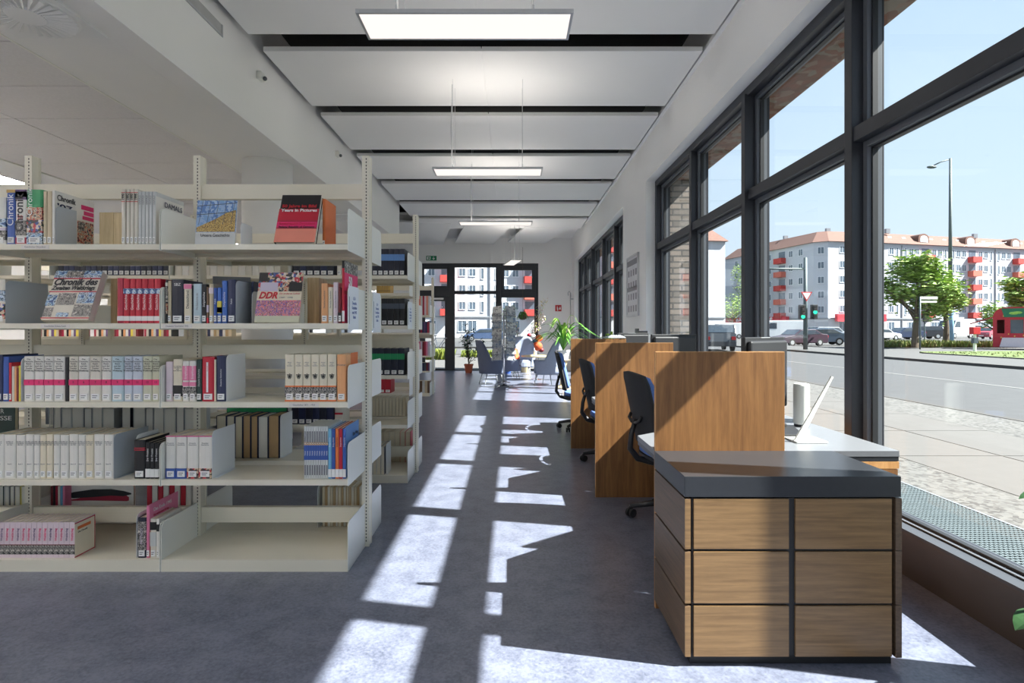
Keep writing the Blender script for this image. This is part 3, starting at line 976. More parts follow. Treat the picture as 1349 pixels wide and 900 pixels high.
b = put(35.0, 55.6, 250, 4, 'green', 'tall green chronicle volume with three colour pictures on the spine, top shelf', d=0.27, bands=[(0.45, 0.68, PH_red), (0.22, 0.45, PH_mix), (0.0, 0.22, PH_blue)])
spine_text(b, 'Chronik', 0.045, M_whiteink, 0.035, 0.235)
b = put(56.5, 61.4, 252, 4, 'beige', 'thin beige yearbook right of the green chronicle volume', d=0.26)
b = put(61.6, 68.0, 252, 4, 'beige', 'second thin beige yearbook, touching the large white chronicle with pink labels', d=0.26)
b = put(68.6, 72.2, 251, 4, 'white', 'large white chronicle yearbook with pink labels on its cover, end of the top left group', d=0.30)
def side_art(o, w, rects, nm='cover_art'):
    """flat printed areas on the right cover: (u0,u1,v0,v1,material)"""
    ms = []
    q = MB()
    for i, (u0, u1, v0, v1, m) in enumerate(rects):
        if m not in ms: ms.append(m)
        q.box(w, w+0.0005+0.00012*i, u0, u1, v0, v1, ms.index(m))
    a = q.build(nm, ms)
    a.parent = o
    return a
def side_text(o, w, u, v, size, body, m, align='LEFT', fit=None, bold=0.0, shear=0.0):
    t = text(body, size, m, T(w+0.0035, u, v) @ RIGHT, None, 'cover_title', align=align, fit=fit, bold=bold, shear=shear, ext=0.0004)
    t.parent = o
    return t
wk = BX(72.2)-BX(68.6)-0.0012
side_art(b, wk, [(0.195, 0.295, 0.235, 0.262, C['magenta']), (0.215, 0.295, 0.205, 0.229, C['magenta']), (0.205, 0.295, 0.178, 0.199, C['magenta']), (0.165, 0.292, 0.035, 0.165, PH_red), (0.17, 0.22, 0.11, 0.16, PH_bw)])
side_text(b, wk, 0.012, 0.262, 0.045, 'Chronik', M_ink, fit=0.135, bold=0.01)
side_text(b, wk, 0.012, 0.215, 0.042, "'07", C['navy'], fit=0.11, bold=0.02)
bookend(BX(73.4), z5, YS+0.0, 0.215, 0.15, M_bookendgrey, 'grey steel bookend holding the white chronicle with pink labels', foot=0.02)
for i, (a, c_, tp) in enumerate(((159.6, 164.8, 249), (166.0, 170.6, 249.5), (171.1, 175.9, 248.6), (176.6, 181.3, 249))):
    b = put(a, c_, tp, 4, 'offwhite', '%s from the left of four cream history magazine annuals with dark red years' % ORD[i], 'cream history annuals on the top shelf', d=0.26)
    spine_text(b, ('1990', '1992', '1993', '1995')[i], 0.019, M_ink, 0.02, 0.262, up=True, bold=0.04)
    t_ = MB().box(0.0, 0.019, -0.0012, 0.002, 0.285, 0.288).box(0.0, 0.019, -0.0012, 0.002, 0.235, 0.238).build('spine_stripe', M_redink)
    t_.parent = b
for i in range(5):
    a = 181.7+4.75*i
    b = put(a, a+4.5, 252.5, 4, 'greywhite', '%s from the left of five pale grey history annuals on the top shelf' % ORD[i], 'pale grey history annuals on the top shelf', d=0.27)
    spine_text(b, 'DAMALS', 0.013, M_inkgrey, 0.019, 0.245, up=True)
wk = BX(4.5)-BX(0)-0.0012
side_art(b, wk, [(0.002, 0.268, 0.002, 0.268, C['white'])])
side_text(b, wk, 0.075, 0.235, 0.042, 'DAMALS', C['navy'], fit=0.17)
side_text(b, wk, 0.16, 0.195, 0.036, '1990', C['navy'])
# face-out books: leaning back on a small easel foot
def face_out(p0, p1, top, row, thick, lean_deg, cover, label, art, texts, pages=None, yb=YS-0.005, group=None, stand=True, p_bot=None):
    z = LEV[row]
    x0 = wx(p0, yb); W = (p1-p0)*yb/FPX
    a = math.radians(lean_deg)
    h = (wz(top, yb)-z)/math.cos(a)*1.02
    M = T(x0, yb+thick*0.0+0.004, z+thick*math.sin(a)+0.001) @ RX(-a) @ T(0, thick, 0) @ RZ(-PI/2)
    # after the turn the right cover faces the viewer and the spine is on the left
    b = book(0, 0, thick, h, 0, W, cover, label, group, pages=pages, M=T(x0, yb+0.004, z+thick*math.sin(a)+0.001) @ RX(-a) @ T(0, thick, 0) @ RZ(-PI/2), sticker=False)
    if art:
        side_art(b, thick, [(u0*W, u1*W, v0*h, v1*h, C[m] if isinstance(m, str) else m) for (u0, u1, v0, v1, m) in art])
    for (u, v, sz, body, m, al, ft, bo, sh) in texts:
        side_text(b, thick, u*W, v*h, sz, body, m, al, ft*W if ft else None, bo, sh)
    return b
b = face_out(256, 309, 264, 4, 0.012, 7, 'white', 'paperback with a glass roof and golden ruin picture, face out on the top shelf',
         [(0, 1, 0.27, 1.0, PH_sky), (0, 1, 0.0, 0.27, 'greywhite')],
         [(0.5, 0.2, 0.026, 'Unsere Geschichte', M_ink, 'CENTER', 0.72, 0.0, 0)])
q = MB()
th, W_, h_ = 0.012, (309-256)*(YS-0.005)/FPX, (wz(264, YS-0.005)-z5)/math.cos(math.radians(7))*1.02
def fp(u, v): return (th+0.0016, u*W_, v*h_)
q.add([fp(0.02, 0.28), fp(0.98, 0.28), fp(0.98, 0.78), fp(0.75, 0.72), fp(0.5, 0.58), fp(0.02, 0.38)], [(0, 1, 2, 3, 4, 5)])
q.build('picture_ruin', PH_ochre, None).parent = b
q = MB()
for k in range(5):
    u = 0.06+0.2*k
    q.add([fp(u, 0.45), fp(u+0.012, 0.45), fp(u+0.09, 0.99), fp(u+0.078, 0.99)], [(0, 1, 2, 3)])
for v in (0.66, 0.86):
    q.add([fp(0.01, v), fp(0.99, v+0.07), fp(0.99, v+0.085), fp(0.01, v+0.015)], [(0, 1, 2, 3)])
q.build('picture_struts', C['slate'], None).parent = b
bookend(wx(318, YS+0.02), z5, YS+0.01, 0.125, 0.14, M_bookend, 'small white bookend behind the glass roof paperback', foot=0.03)
b = face_out(360, 414, 255, 4, 0.034, 22, 'black', 'black, red and pink picture history standing face out on the top shelf',
         [(0, 1, 0.46, 0.70, 'red'), (0, 1, 0.28, 0.46, 'crimson'), (0, 1, 0.0, 0.28, 'salmon'), (0, 1, 0.30, 0.42, 'magenta')],
         [(0.06, 0.75, 0.026, '50 Jahre im Bild', M_redink, 'LEFT', 0.86, 0.03, 0), (0.06, 0.66, 0.026, 'Years in Pictures', M_whiteink, 'LEFT', 0.9, 0.03, 0),
          (0.06, 0.38, 0.018, 'Bundesrepublik Deutschland', M_redink, 'LEFT', 0.88, 0.0, 0), (0.06, 0.31, 0.018, 'Federal Republic of Germany', M_ink, 'LEFT', 0.88, 0.02, 0)], pages=M_pageswhite)
b = put(424.5, 428.5, 262, 4, 'orange', 'thin orange book leaning behind the black, red and pink picture history', yf=YS+0.12, d=0.2)
# wooden book supports on the back half
def wood_box(p0, p1, top, row, label):
    x0, x1 = wx(p0, YS+0.19), wx(p1, YS+0.19)
    z = LEV[row]
    r = thing('magazine_file', label, 'magazine file', ((x0+x1)/2, YS+0.3, z), 0, 'light wooden magazine files')
    h = wz(top, YS+0.19)-z
    a, b_, c_, d_ = x0, x1, YS+0.19, YS+0.335
    MB().box(a, b_, c_, c_+0.008, z+0.001, z+h).build('front_panel', M_lightwood, r)
    MB().box(a, a+0.008, c_+0.008, d_, z+0.001, z+h).box(b_-0.008, b_, c_+0.008, d_, z+0.001, z+h).box((a+b_)/2-0.004, (a+b_)/2+0.004, c_-0.004, d_, z+0.001, z+h).build('side_panels', M_lightwood, r)
wood_box(131, 166, 280, 4, 'light wooden magazine file on the top shelf left of the cream annuals')
wood_box(146, 160, 367, 3, 'light wooden magazine file between the war chronicle and the red set')
wood_box(405, 420, 366, 3, 'light wooden magazine file right of the face-out book with red letters')

# ---- second row from the top
b = put(-12, 6.0, 368, 3, 'offwhite', 'book with blue and brown spine pictures at the left picture edge, second shelf', bands=[(0.5, 0.75, PH_blue), (0.1, 0.45, PH_mix)])
bookend(BX(7.0), LEV[3], YS, 0.235, 0.29, M_bookendgrey, 'grey steel bookend at the left end of the second shelf from the top', foot=0.01)
b = face_out(52, 115.6, 360, 3, 0.050, 22, 'offwhite', 'thick war chronicle with large black title, leaning face out on the second shelf',
         [(0, 1, 0.845, 1.0, PH_blue), (0.25, 0.62, 0.86, 0.99, PH_bw), (0, 1, 0.825, 0.85, 'red'), (0, 1, 0.555, 0.575, 'red'), (0.0, 0.2, 0.28, 0.5, PH_blue), (0.22, 0.6, 0.3, 0.53, PH_bw), (0.64, 1.0, 0.33, 0.55, PH_blue), (0.02, 0.2, 0.06, 0.24, PH_bw), (0.62, 1.0, 0.07, 0.3, PH_bw), (0.3, 0.55, 0.06, 0.14, PH_blue), (0, 1, 0.025, 0.045, 'red')],
         [(0.04, 0.755, 0.056, 'Chronik des', M_ink, 'LEFT', 0.92, 0.035, 0.25), (0.04, 0.635, 0.036, 'Zweiten Weltkriegs', M_ink, 'LEFT', 0.92, 0.03, 0.25)], pages=M_pageswhite)
e7 = [154.0, 162.2, 170.4, 178.2, 186.2, 194.2, 202.6, 211.0]
for i in range(7):
    b = put(e7[i]+0.2, e7[i+1], 366.5 if i == 0 else 367.3, 3, 'crimson' if i == 0 else 'red', ('first volume of the red set, its spine slightly darker' if i == 0 else 'red volume, %s of the seven red books on the second shelf' % ORD[i]), 'set of seven red volumes', bands=[(0.055, 0.16, M_sticker, 'shelf_mark_sticker')] + ([(0.66, 0.78, PH_blue)] if i else []), sticker=False)
    if i: spine_text(b, 'Geschichte', 0.019, M_whiteink, 0.03, 0.115, up=True)
r4 = [(217.9, 220.4, 369, 'black', 'black book with two small spine pictures beside the red set', [(0.55, 0.85, PH_bw), (0.22, 0.46, PH_red), (0.5, 0.53, 'offwhite'), (0.86, 0.94, 'offwhite')]),
      (220.6, 225.3, 370, 'beige', 'thin beige book left of the wide navy book', []),
      (225.8, 241.5, 368.5, 'darknavy', 'wide dark navy book lettered SBZ', []),
      (242.0, 252.2, 374, 'ivory', 'cream book with a pink top and a thin black title', [(0.87, 0.99, 'pink')]),
      (252.4, 253.8, 376, 'black', 'very thin black booklet beside the pale blue book', []),
      (254.1, 265.0, 374, 'paleblue', 'pale blue book on the second shelf', []),
      (265.5, 271.8, 374.5, 'black', 'black book with white vertical title', []),
      (272.1, 274.6, 378, 'brown', 'thin dark brown book beside the black one', [(0.0, 0.15, 'red'), (0.3, 0.5, 'lavender')]),
      (275.0, 280.8, 374, 'beige', 'beige book with pinkish spine print', [(0.75, 0.9, 'pinkwhite')]),
      (281.0, 285.7, 379.5, 'blue', 'shorter blue book, first of the blue ones', []),
      (286.0, 291.5, 379, 'royal', 'bright blue book with a yellow and black spine label', [(0.28, 0.62, 'yellow'), (0.3, 0.45, 'black')]),
      (292.0, 298.8, 370, 'royal', 'tall royal blue book with white title', []),
      (299.6, 310.0, 368.5, 'navy', 'thick dark blue book before the white bookend', [])]
for (a, c_, tp, cv, lb, bd) in r4:
    b = put(a, c_, tp, 3, cv, lb + ', second shelf from the top', None, bands=bd, d=0.2)
    w_ = (c_-a)*YS/FPX
    if 'SBZ' in lb:
        spine_text(b, 'SBZ', 0.022, M_whiteink, w_, 0.212, up=False)
    elif 'pink top' in lb: spine_text(b, 'Deutschland', 0.02, M_ink, w_, 0.13)
    elif 'pale blue' in lb and w_ > 0.03: spine_text(b, 'Die Geschichte der', 0.012, M_inkgrey, w_, 0.12)
    elif 'white vertical' in lb or 'white title' in lb: spine_text(b, 'Zeitgeschichte', 0.014, M_whiteink, w_, 0.13)
    elif cv in ('blue', 'navy'): spine_text(b, 'Politik', 0.012, M_whiteink, w_, 0.12)
bookend(BX(310.6), LEV[3], YS, 0.235, 0.22, M_bookendgrey, 'pale grey steel bookend after the dark blue books on the second shelf', foot=0.02)
b = put(331, 334.2, 371, 3, 'navy', 'navy book hidden behind the grey bookend on the second shelf', yf=YS+0.12, sticker=False, d=0.2)
bookend(wx(336, YS+0.1), LEV[3], YS+0.06, 0.18, 0.16, M_bookend, 'small white bookend left of the book with the red letters DDR', foot=0.03)
b = face_out(334.5, 393.5, 360, 3, 0.016, 14, 'offwhite', 'book with large red letters DDR and a picture of dancers, leaning face out',
         [(0, 1, 0.615, 1.0, PH_mix), (0, 0.2, 0.82, 1.0, 'black'), (0.05, 0.45, 0.62, 0.8, 'lavender'), (0.55, 0.7, 0.62, 0.8, PH_red), (0.7, 1.0, 0.62, 0.8, 'black'), (0, 1, 0.44, 0.615, 'ivory'), (0, 1, 0.13, 0.44, PH_pinkblue), (0, 1, 0.0, 0.13, 'greenwhite')],
         [(0.04, 0.53, 0.052, 'DDR', M_redink, 'LEFT', 0.42, 0.04, 0.3), (0.5, 0.57, 0.013, 'Ein anderes Leben', M_redink, 'LEFT', 0.46, 0.0, 0.2), (0.5, 0.49, 0.012, '1949 - 1990', M_inkgrey, 'LEFT', 0.3, 0, 0.2)])
r4b = [(423.0, 431.6, 373.5, 'peach', 'light orange cloth book in the right half of the second shelf', []), (432.1, 438.2, 378.5, 'ivory', 'ivory book, shorter, beside the light orange one', []),
       (438.8, 445.0, 372, 'pinkwhite', 'pale pink book beside the short ivory one', []), (445.3, 449.8, 379, 'darkred', 'narrow dark red book beside the tall red one', [(0.1, 0.3, 'black')])]
for (a, c_, tp, cv, lb, bd) in r4b:
    b = put(a, c_, tp, 3, cv, lb, None, bands=bd, d=0.18)
    if cv != 'darkred': spine_text(b, 'Deutsche Geschichte', 0.011, M_inkgrey, (c_-a)*YS/FPX, 0.13)
b = put(450.5, 454.0, 343.5, 3, 'red', 'tall thin red and black book with pink cover, right end of second shelf', d=0.27, bands=[(0.88, 1.0, 'black'), (0.03, 0.2, M_sticker, 'shelf_mark_sticker')], sticker=False)
wk = (454.0-450.5)*YS/FPX-0.0012
side_art(b, wk, [(0.0, 0.27, 0.0, 0.345, C['magenta']), (0.0, 0.27, 0.28, 0.345, PH_bw), (0.0, 0.27, 0.16, 0.18, C['crimson'])])
side_text(b, wk, 0.07, 0.235, 0.07, '50', M_whiteink, bold=0.03)

# ---- third row
r3 = [(-10, 3.0, 468, 'navy', 'dark blue book cut by the left picture edge on the middle shelf', 0.24), (3.4, 11.3, 470, 'blue', 'tall blue book at the left end of the middle shelf', 0.24),
      (11.6, 15.2, 478, 'red', 'short red book on the middle shelf', 0.16), (15.5, 18.6, 483, 'offwhite', 'thin cream booklet beside the short red book on the middle shelf', 0.16),
      (18.8, 21.6, 483, 'peach', 'thin light orange booklet on the middle shelf', 0.16), (21.8, 24.2, 485, 'darkred', 'thin dark red booklet on the middle shelf', 0.16), (24.4, 26.8, 482, 'yellow', 'thin yellowish booklet on the middle shelf', 0.16)]
for (a, c_, tp, cv, lb, dd) in r3:
    b = put(a, c_, tp, 2, cv, lb, d=dd)
bookend(BX(27.6), LEV[2], YS, 0.24, 0.2, M_bookend, 'white bookend left of the white volumes with pink bands', foot=0.01)
pk = [(31.2, 44.8, 'white'), (45.4, 57.2, 'white'), (57.8, 69.9, 'white'), (70.5, 84.8, 'white'), (90.4, 102.6, 'offwhite'), (103.2, 117.3, 'white'), (118.0, 133.0, 'offwhite'), (133.6, 146.0, 'white'),
      (146.8, 162.6, 'paleblue'), (163.4, 174.0, 'bluewhite'), (174.5, 187.2, 'bluewhite'), (187.8, 200.0, 'greenwhite'), (200.5, 209.3, 'greenwhite')]
for i, (a, c_, cv) in enumerate(pk):
    tint = {'white': 'white', 'offwhite': 'cream', 'paleblue': 'pale blue', 'bluewhite': 'bluish white', 'greenwhite': 'greenish cream'}[cv]
    b = put(a, c_, 469.8, 2, cv, '%s volume with pink spine band, %s of the pink banded set' % (tint, ORD[i]), 'white volumes with pink bands', d=0.23,
            bands=[(0.36, 0.485, 'crimson' if i in (0, 1, 2, 3, 4, 6) and False else 'magenta')])
    w_ = (c_-a)*YS/FPX
    spine_text(b, 'Das\nDeutsche\nReich\nund der\nZweite\nWeltkrieg', 0.0125, M_ink, w_, 0.20, up=False, line=1.0)
    spine_text(b, str(i+1), 0.016, M_ink, w_, 0.105, up=False)
b = put(85.1, 90.1, 471, 2, 'black', 'black comb bound volume inside the pink banded set', 'white volumes with pink bands', sticker=False)
r3b = [(218.0, 227.0, 476.8, 'pinkwhite', 'pinkish white book starting the right half of the middle shelf', []),
       (227.8, 239.8, 473.6, 'ivory', 'cream book with a black drawing of a rider on the spine foot', [(0.12, 0.38, 'black', 'spine_drawing')]),
       (240.3, 248.6, 475.9, 'white', 'first of two white books with pink lettering blocks', [(0.52, 0.88, 'pink'), (0.38, 0.48, 'pink'), (0.12, 0.36, PH_bw)]),
       (249.0, 257.9, 475.9, 'white', 'second of two white books with pink lettering blocks', [(0.52, 0.88, 'pink'), (0.38, 0.48, 'pink'), (0.12, 0.36, PH_bw)]),
       (258.6, 265.4, 474, 'darkgreen', 'dark green book beside the bright red one', []),
       (266.0, 281.8, 470.4, 'red', 'bright red wide book with a long white spine stripe', []),
       (282.1, 284.4, 474, 'ivory', 'thin cream booklet between the red and the navy book', []),
       (284.8, 297.2, 469, 'navy', 'navy blue book with a pale vertical title before the white bookend', [])]
for (a, c_, tp, cv, lb, bd) in r3b:
    b = put(a, c_, tp, 2, cv, lb + ', middle shelf', None, bands=bd, d=0.22)
    w_ = (c_-a)*YS/FPX
    if cv == 'red':
        MB().box(w_*.36, w_*.52, -0.0012, 0.002, 0.05, 0.215).build('spine_stripe', M_whiteink, None).parent = b
        spine_text(b, 'Biographie', 0.007, M_redink, w_*0.88, 0.18)
    elif cv == 'ivory' and w_ > 0.03: spine_text(b, 'A. CARTER\nDAS BUCH\nDER\nGESCHICHTE', 0.008, M_ink, w_, 0.18, up=False)
    elif cv == 'white': spine_text(b, 'Enzyklopädie', 0.016, M_whiteink, w_, 0.165)
    elif cv in ('navy', 'darkgreen'): spine_text(b, 'Deutsche Geschichte', 0.011, M_whiteink, w_, 0.13)
bookend(BX(298), LEV[2], YS, 0.255, 0.225, M_bookend, 'large white bookend in the middle of the middle shelf', foot=0.02)
bookend(wx(309, YS+0.2), LEV[2], YS+0.19, 0.24, 0.14, M_bookend, 'second white bookend behind the large one on the middle shelf', foot=0.01)
for i in range(6):
    e = [375.2, 388.0, 398.9, 409.7, 420.6, 431.2, 443.2]
    b = put(e[i], e[i+1]-0.4, 467.2, 2, 'ivory', 'ivory volume with black eagle emblem and orange foot band, %s of six' % ORD[i], 'ivory volumes with eagle emblem', d=0.23,
            bands=[(0.09, 0.305, PH_bw), (0.305, 0.335, 'orange'), (0.0, 0.03, 'orange')])
    w_ = (e[i+1]-0.4-e[i])*YS/FPX
    q = MB()
    cx, cz = w_/2, 0.138
    y0, y1 = -0.0016, -0.0004
    q.ball((cx, -0.001, cz), (0.0035, 0.001, 0.009)).ball((cx+0.001, -0.001, cz+0.012), (0.003, 0.001, 0.003))
    for s_ in (-1, 1):
        for k in range(4):
            zz = cz+0.008-k*0.0052
            xs = sorted([cx+s_*0.003, cx+s_*(0.0135-k*0.0015)])
            q.prism([(xs[0], zz-0.0015), (xs[1], zz-0.0015), (xs[1], zz+0.0022), (xs[0], zz+0.0022)], y0, y1, 'y')
        xs = sorted([cx+s_*0.001, cx+s_*0.006])
        q.prism([(xs[0], cz-0.014), (xs[1], cz-0.014), (xs[1], cz-0.010), (xs[0], cz-0.010)], y0, y1, 'y')
    q.build('eagle_emblem', M_ink, None).parent = b
    spine_text(b, 'Akten\nund\nQuellen', 0.009, M_inkgrey, w_, 0.205, up=False)
b = put(443.8, 455.4, 467.5, 2, 'peach', 'orange book at the right end of the middle shelf', d=0.25)
wk = (455.4-443.8)*YS/FPX-0.0012
side_art(b, wk, [(0.10, 0.25, 0.12, 0.262, C['orange'])])
spine_text(b, 'Weimar', 0.015, M_inkgrey, wk, 0.2, up=False)

# ---- fourth row
ww = [(-9, 5.0), (5.2, 20.2), (21, 32.8), (33.4, 43.8), (44.2, 52.0), (52.3, 60.4), (60.7, 69.3), (70.0, 78.6), (79.1, 90.0), (90.7, 102.2), (102.7, 111.9), (112.4, 122.9), (123.5, 136.4), (137.0, 148.8)]
for i, (a, c_) in enumerate(ww):
    b = put(a, c_, 572.5+0.5*(i % 3), 1, 'ivory' if i in (5, 6, 11) else 'white', '%s volume, %s from the left in the plain white set, second shelf up' % ('ivory tinted' if i in (5, 6, 11) else 'white', ORD[i]), 'plain white volumes', d=0.24)
    w_ = (c_-a)*YS/FPX
    spine_text(b, 'Quellen zur\nGeschichte\nder Zeit', 0.0085, M_inkgrey, w_, 0.195, up=False)
    spine_text(b, 'Band %d' % (i+1), 0.0085, M_inkgrey, w_, 0.08, up=False)
bookend(BX(149.6), LEV[1], YS, 0.24, 0.3, M_bookendgrey, 'grey bookend at the end of the plain white volumes', foot=0.02)
bookend(BX(174.6), LEV[1], YS+0.03, 0.235, 0.2, M_bookend, 'white bookend left of the thick black book', foot=0.005)
b = put(176.3, 190.8, 580, 1, 'black', 'thick black book with two red spine stripes', bands=[(0.73, 0.75, 'red'), (0.78, 0.80, 'red')], d=0.23)
for i, (a, c_, tp) in enumerate(((191.5, 197.2, 583), (197.5, 203.0, 584), (203.4, 208.6, 584.5))):
    b = put(a, c_, tp, 1, 'black', 'black paperback with white lettering, %s of three beside the thick black book' % ORD[i], 'three black paperbacks', d=0.2, sticker=False, bands=[(0.04, 0.27, M_sticker, 'shelf_mark_sticker')])
    spine_text(b, 'Der Prozess', 0.014, M_whiteink, (c_-a)*YS/FPX, 0.13)
for i, (a, c_) in enumerate(((218.0, 231.0), (231.7, 245.6), (246.1, 261.0), (261.7, 278.4))):
    b = put(a, c_, 574.5, 1, 'white', 'white volume with violet top edge and %s foot, %s of four' % ('blue' if i < 2 else 'picture', ORD[i]), 'white volumes with violet top edge', d=0.24,
            bands=[(0.975, 1.0, 'pink'), (0.0, 0.24, 'blue' if i < 2 else PH_mix)])
    spine_text(b, 'Deutsche\nGeschichte', 0.0095, M_inkgrey, (c_-a)*YS/FPX, 0.19, up=False)
bookend(BX(279.2), LEV[1], YS, 0.26, 0.26, M_bookend, 'white bookend right of the white volumes with violet top edge', foot=0.02)
for i in range(10):
    a = 400.4+3.16*i
    b = put(a, a+3.12, 562, 1, 'greywhite', 'thin white and blue volume, %s of the ten volume set in the slipcase' % ORD[i], 'thin white and blue volumes', d=0.25, rnd=False,
            bands=[(0.36, 0.64, 'blue'), (0.64, 0.70, PH_red)])
    spine_text(b, 'Politik', 0.010, M_whiteink, 3.1*YS/FPX, 0.14)
    MB().box(0.003, 0.0095, -0.0012, 0.002, 0.02, 0.075).box(0.003, 0.0095, -0.0012, 0.002, 0.20, 0.26).build('spine_print', M_inkgrey, None).parent = b
for i, (a, c_, cv) in enumerate(((432.3, 436.6, 'lightblue'), (437.0, 441.4, 'blue'), (441.8, 446.2, 'orange'), (446.6, 451.0, 'red'), (451.4, 455.6, 'blue'))):
    b = put(a, c_, 565, 1, cv, ('light blue', 'darker blue', 'orange', 'red', 'blue, outermost')[i] + ' thin book beside the white and blue slipcase set', 'row of five thin bright books', d=0.27, rnd=False, sticker=False,
            bands=[(0.03, 0.19, M_sticker, 'shelf_mark_sticker')])
    spine_text(b, 'Zeitgeschichte', 0.009, M_ink if i == 2 else M_whiteink, 4.2*YS/FPX, 0.2)
wk = 4.2*YS/FPX-0.0012
side_art(b, wk, [(0.0, 0.268, 0.0, 0.285, C['bandblue'])])
side_text(b, wk, 0.13, 0.22, 0.028, 'Der Weg', M_ink)

# ---- bottom row
z1 = LEV[0]
for i in range(14):
    a = -1.4+7.15*i
    b = put(a, a+7.0, 688.5, 0, 'pinkwhite', 'pale pink volume with violet title, %s of the long set on the bottom shelf' % ORD[i], 'pale pink volumes on the bottom shelf', d=0.155, rnd=False, sticker=False,
            bands=[(0.10, 0.36, PH_bw), (0.36, 0.38, 'darkred')])
    spine_text(b, 'Weltkrieg', 0.017, C['magenta'] if i % 3 else C['purple'], 7*YS/FPX, 0.128, bold=0.01)
wk = 7.0*YS/FPX-0.0012
side_art(b, wk, [(0.0, 0.155, 0.0, 0.19, C['ivory']), (0.0, 0.155, 0.0, 0.006, C['red']), (0.0, 0.155, 0.184, 0.19, C['red']), (0.149, 0.155, 0.0, 0.19, C['red']), (0.02, 0.12, 0.148, 0.165, C['orange'])])
side_text(b, wk, 0.02, 0.135, 0.014, 'Die Chronik', M_ink)
r1 = [(181.2, 192.0, 682.5, 'darknavy', 'dark book with violet lettering left of the pink book about 1945', [(0.2, 0.9, PH_bw)]),
      (192.4, 197.2, 667, 'pink', 'tall thin pink book about the end in 1945, bottom shelf', []),
      (197.6, 205.6, 684, 'offwhite', 'grey and white book with a black spine top, bottom shelf', [(0.72, 0.92, 'black'), (0.3, 0.66, 'greywhite')]),
      (206.0, 209.6, 684, 'white', 'thin black and white book at the right end of the bottom left shelf', [(0.68, 0.86, 'black')])]
for (a, c_, tp, cv, lb, bd) in r1:
    b = put(a, c_, tp, 0, cv, lb, None, bands=bd, d=0.27 if cv == 'pink' else 0.21)
    w_ = (c_-a)*YS/FPX
    if cv == 'darknavy': spine_text(b, 'MYTHOS', 0.022, C['lavender'], w_, 0.12)
    if cv == 'pink':
        side_art(b, w_-0.0012, [(0.0, 0.27, 0.0, 0.292, C['pink']), (0.0, 0.27, 0.0, 0.15, C['salmon'])])
        side_text(b, w_-0.0012, 0.03, 0.255, 0.028, 'Das Ende 1945', M_whiteink)
        side_text(b, w_-0.0012, 0.03, 0.225, 0.017, 'Ein verlorener Krieg', M_redink)
bookend(BX(179.6), z1, YS+0.0, 0.24, 0.2, M_bookend, 'pale bookend at the left of the dark book with violet lettering', foot=0.003)

# shelf edge label strips
M_strip = mat('label_strip', srgb(226, 220, 214), 0.5)
def edge_label(p0, p1, row, label, body='Deutsche Geschichte'):
    y = 3.505-0.365
    z = LEV[row]
    x0, x1 = wx(p0, y), wx(p1, y)
    o = MB().box(x0, x1, y-0.0015, y-0.0002, z-0.027, z-0.004).build('shelf_label', M_strip)
    tag(o, label, 'shelf label', 'printed shelf edge labels')
    t = text(body, 0.013, M_inkgrey, T((x0+x1)/2, y-0.0018, z-0.0155) @ FRONT, None, 'lettering', fit=(x1-x0)*0.75)
    adopt(t, o)
edge_label(28, 65, 4, 'printed label strip on the edge of the top shelf, below the green chronicle', 'Geschichte Chroniken')
edge_label(54, 92, 3, 'printed label strip on the shelf edge below the war chronicle', 'Geschichte Drittes Reich')
edge_label(214, 253, 3, 'printed label strip on the shelf edge below the red set and navy book', 'Deutsche Geschichte 1945')
edge_label(381, 420, 2, 'printed label strip on the middle shelf edge below the eagle volumes', 'Geschichte 1871 - 1933')

# paper signs in sleeves on the end plates
M_sleeve = mat('paper_sheet', srgb(236, 240, 246), 0.4, var=0.01)
def end_sign(x, yf, z0, z1, d, label, lines):
    r = thing('paper_sign', label, 'paper sign', (x, yf+d/2, z0), 0, 'paper signs on the shelf ends')
    MB().box(x, x+0.002, yf, yf+d, z0, z1).build('sheet', M_sleeve, r)
    MB().box(x, x+0.003, yf+0.008, yf+0.014, z0+0.03, z1-0.06).build('clip_strip', M_framegrey, r)
    text('\n'.join(lines), 0.026, C['blue'], T(x+0.003, yf+d*0.55, (z0+z1)/2) @ RIGHT, r, 'lettering', fit=d*0.5)
L5 = ['GE 4', 'Deutsche', 'Geschichte', 'nach 1945', 'Berlin']
end_sign(-0.885-0.0028+0.0005, 3.145, 1.32, 1.56, 0.20, 'paper sign on the front end plate of the foreground shelving', L5)
end_sign(-0.885-0.0028+0.0005, 3.70, 1.30, 1.56, 0.20, 'paper sign on the rear end plate of the foreground shelving', L5)
end_sign(-0.885-0.0028+0.0005, 4.955, 1.33, 1.56, 0.20, 'paper sign on the end plate of the second shelving unit', L5)
# ------------------------------------------------------------------ rear side of the front unit and the units behind
MASS, MASSC = MB(), []
YR1 = 3.665                      # page edges of the books on the rear side of the front unit
def rput(p0, p1, top, row, cover, label, group=None, yf=YR1, d=0.2, lev=LEV, **k):
    x0, x1 = wx(p0, yf), wx(p1, yf)
    h = wz(top, yf)-lev[row]
    return book(x0+0.0005, lev[row], x1-x0-0.001, h, yf, d, cover, label, group, **k)
rng = random.Random(11)
# bay behind the black and violet-topped books: blue cloth volumes with their page edges turned to us
e = [285.0, 298.5, 309.5, 320.0, 330.5, 340.0, 353.5, 368.0]
pgs = [M_pages, M_pages, M_pages, M_pagestan, M_pagestan, M_pageswhite, M_pagestan]
for i in range(7):
    rput(e[i], e[i+1]-0.6, 548+0.6*(i % 3), 1, 'navy', 'blue cloth volume seen from its %s page edges, %s of seven on the rear side' % (('cream', 'cream', 'cream', 'tan', 'tan', 'white', 'tan')[i], ORD[i]), 'blue cloth volumes seen from behind', fore=True, pages=pgs[i])
bookend(wx(369, YR1), LEV[1], YR1, 0.275, 0.2, M_bookend, 'white bookend right of the blue cloth volumes seen from behind', foot=0.01)
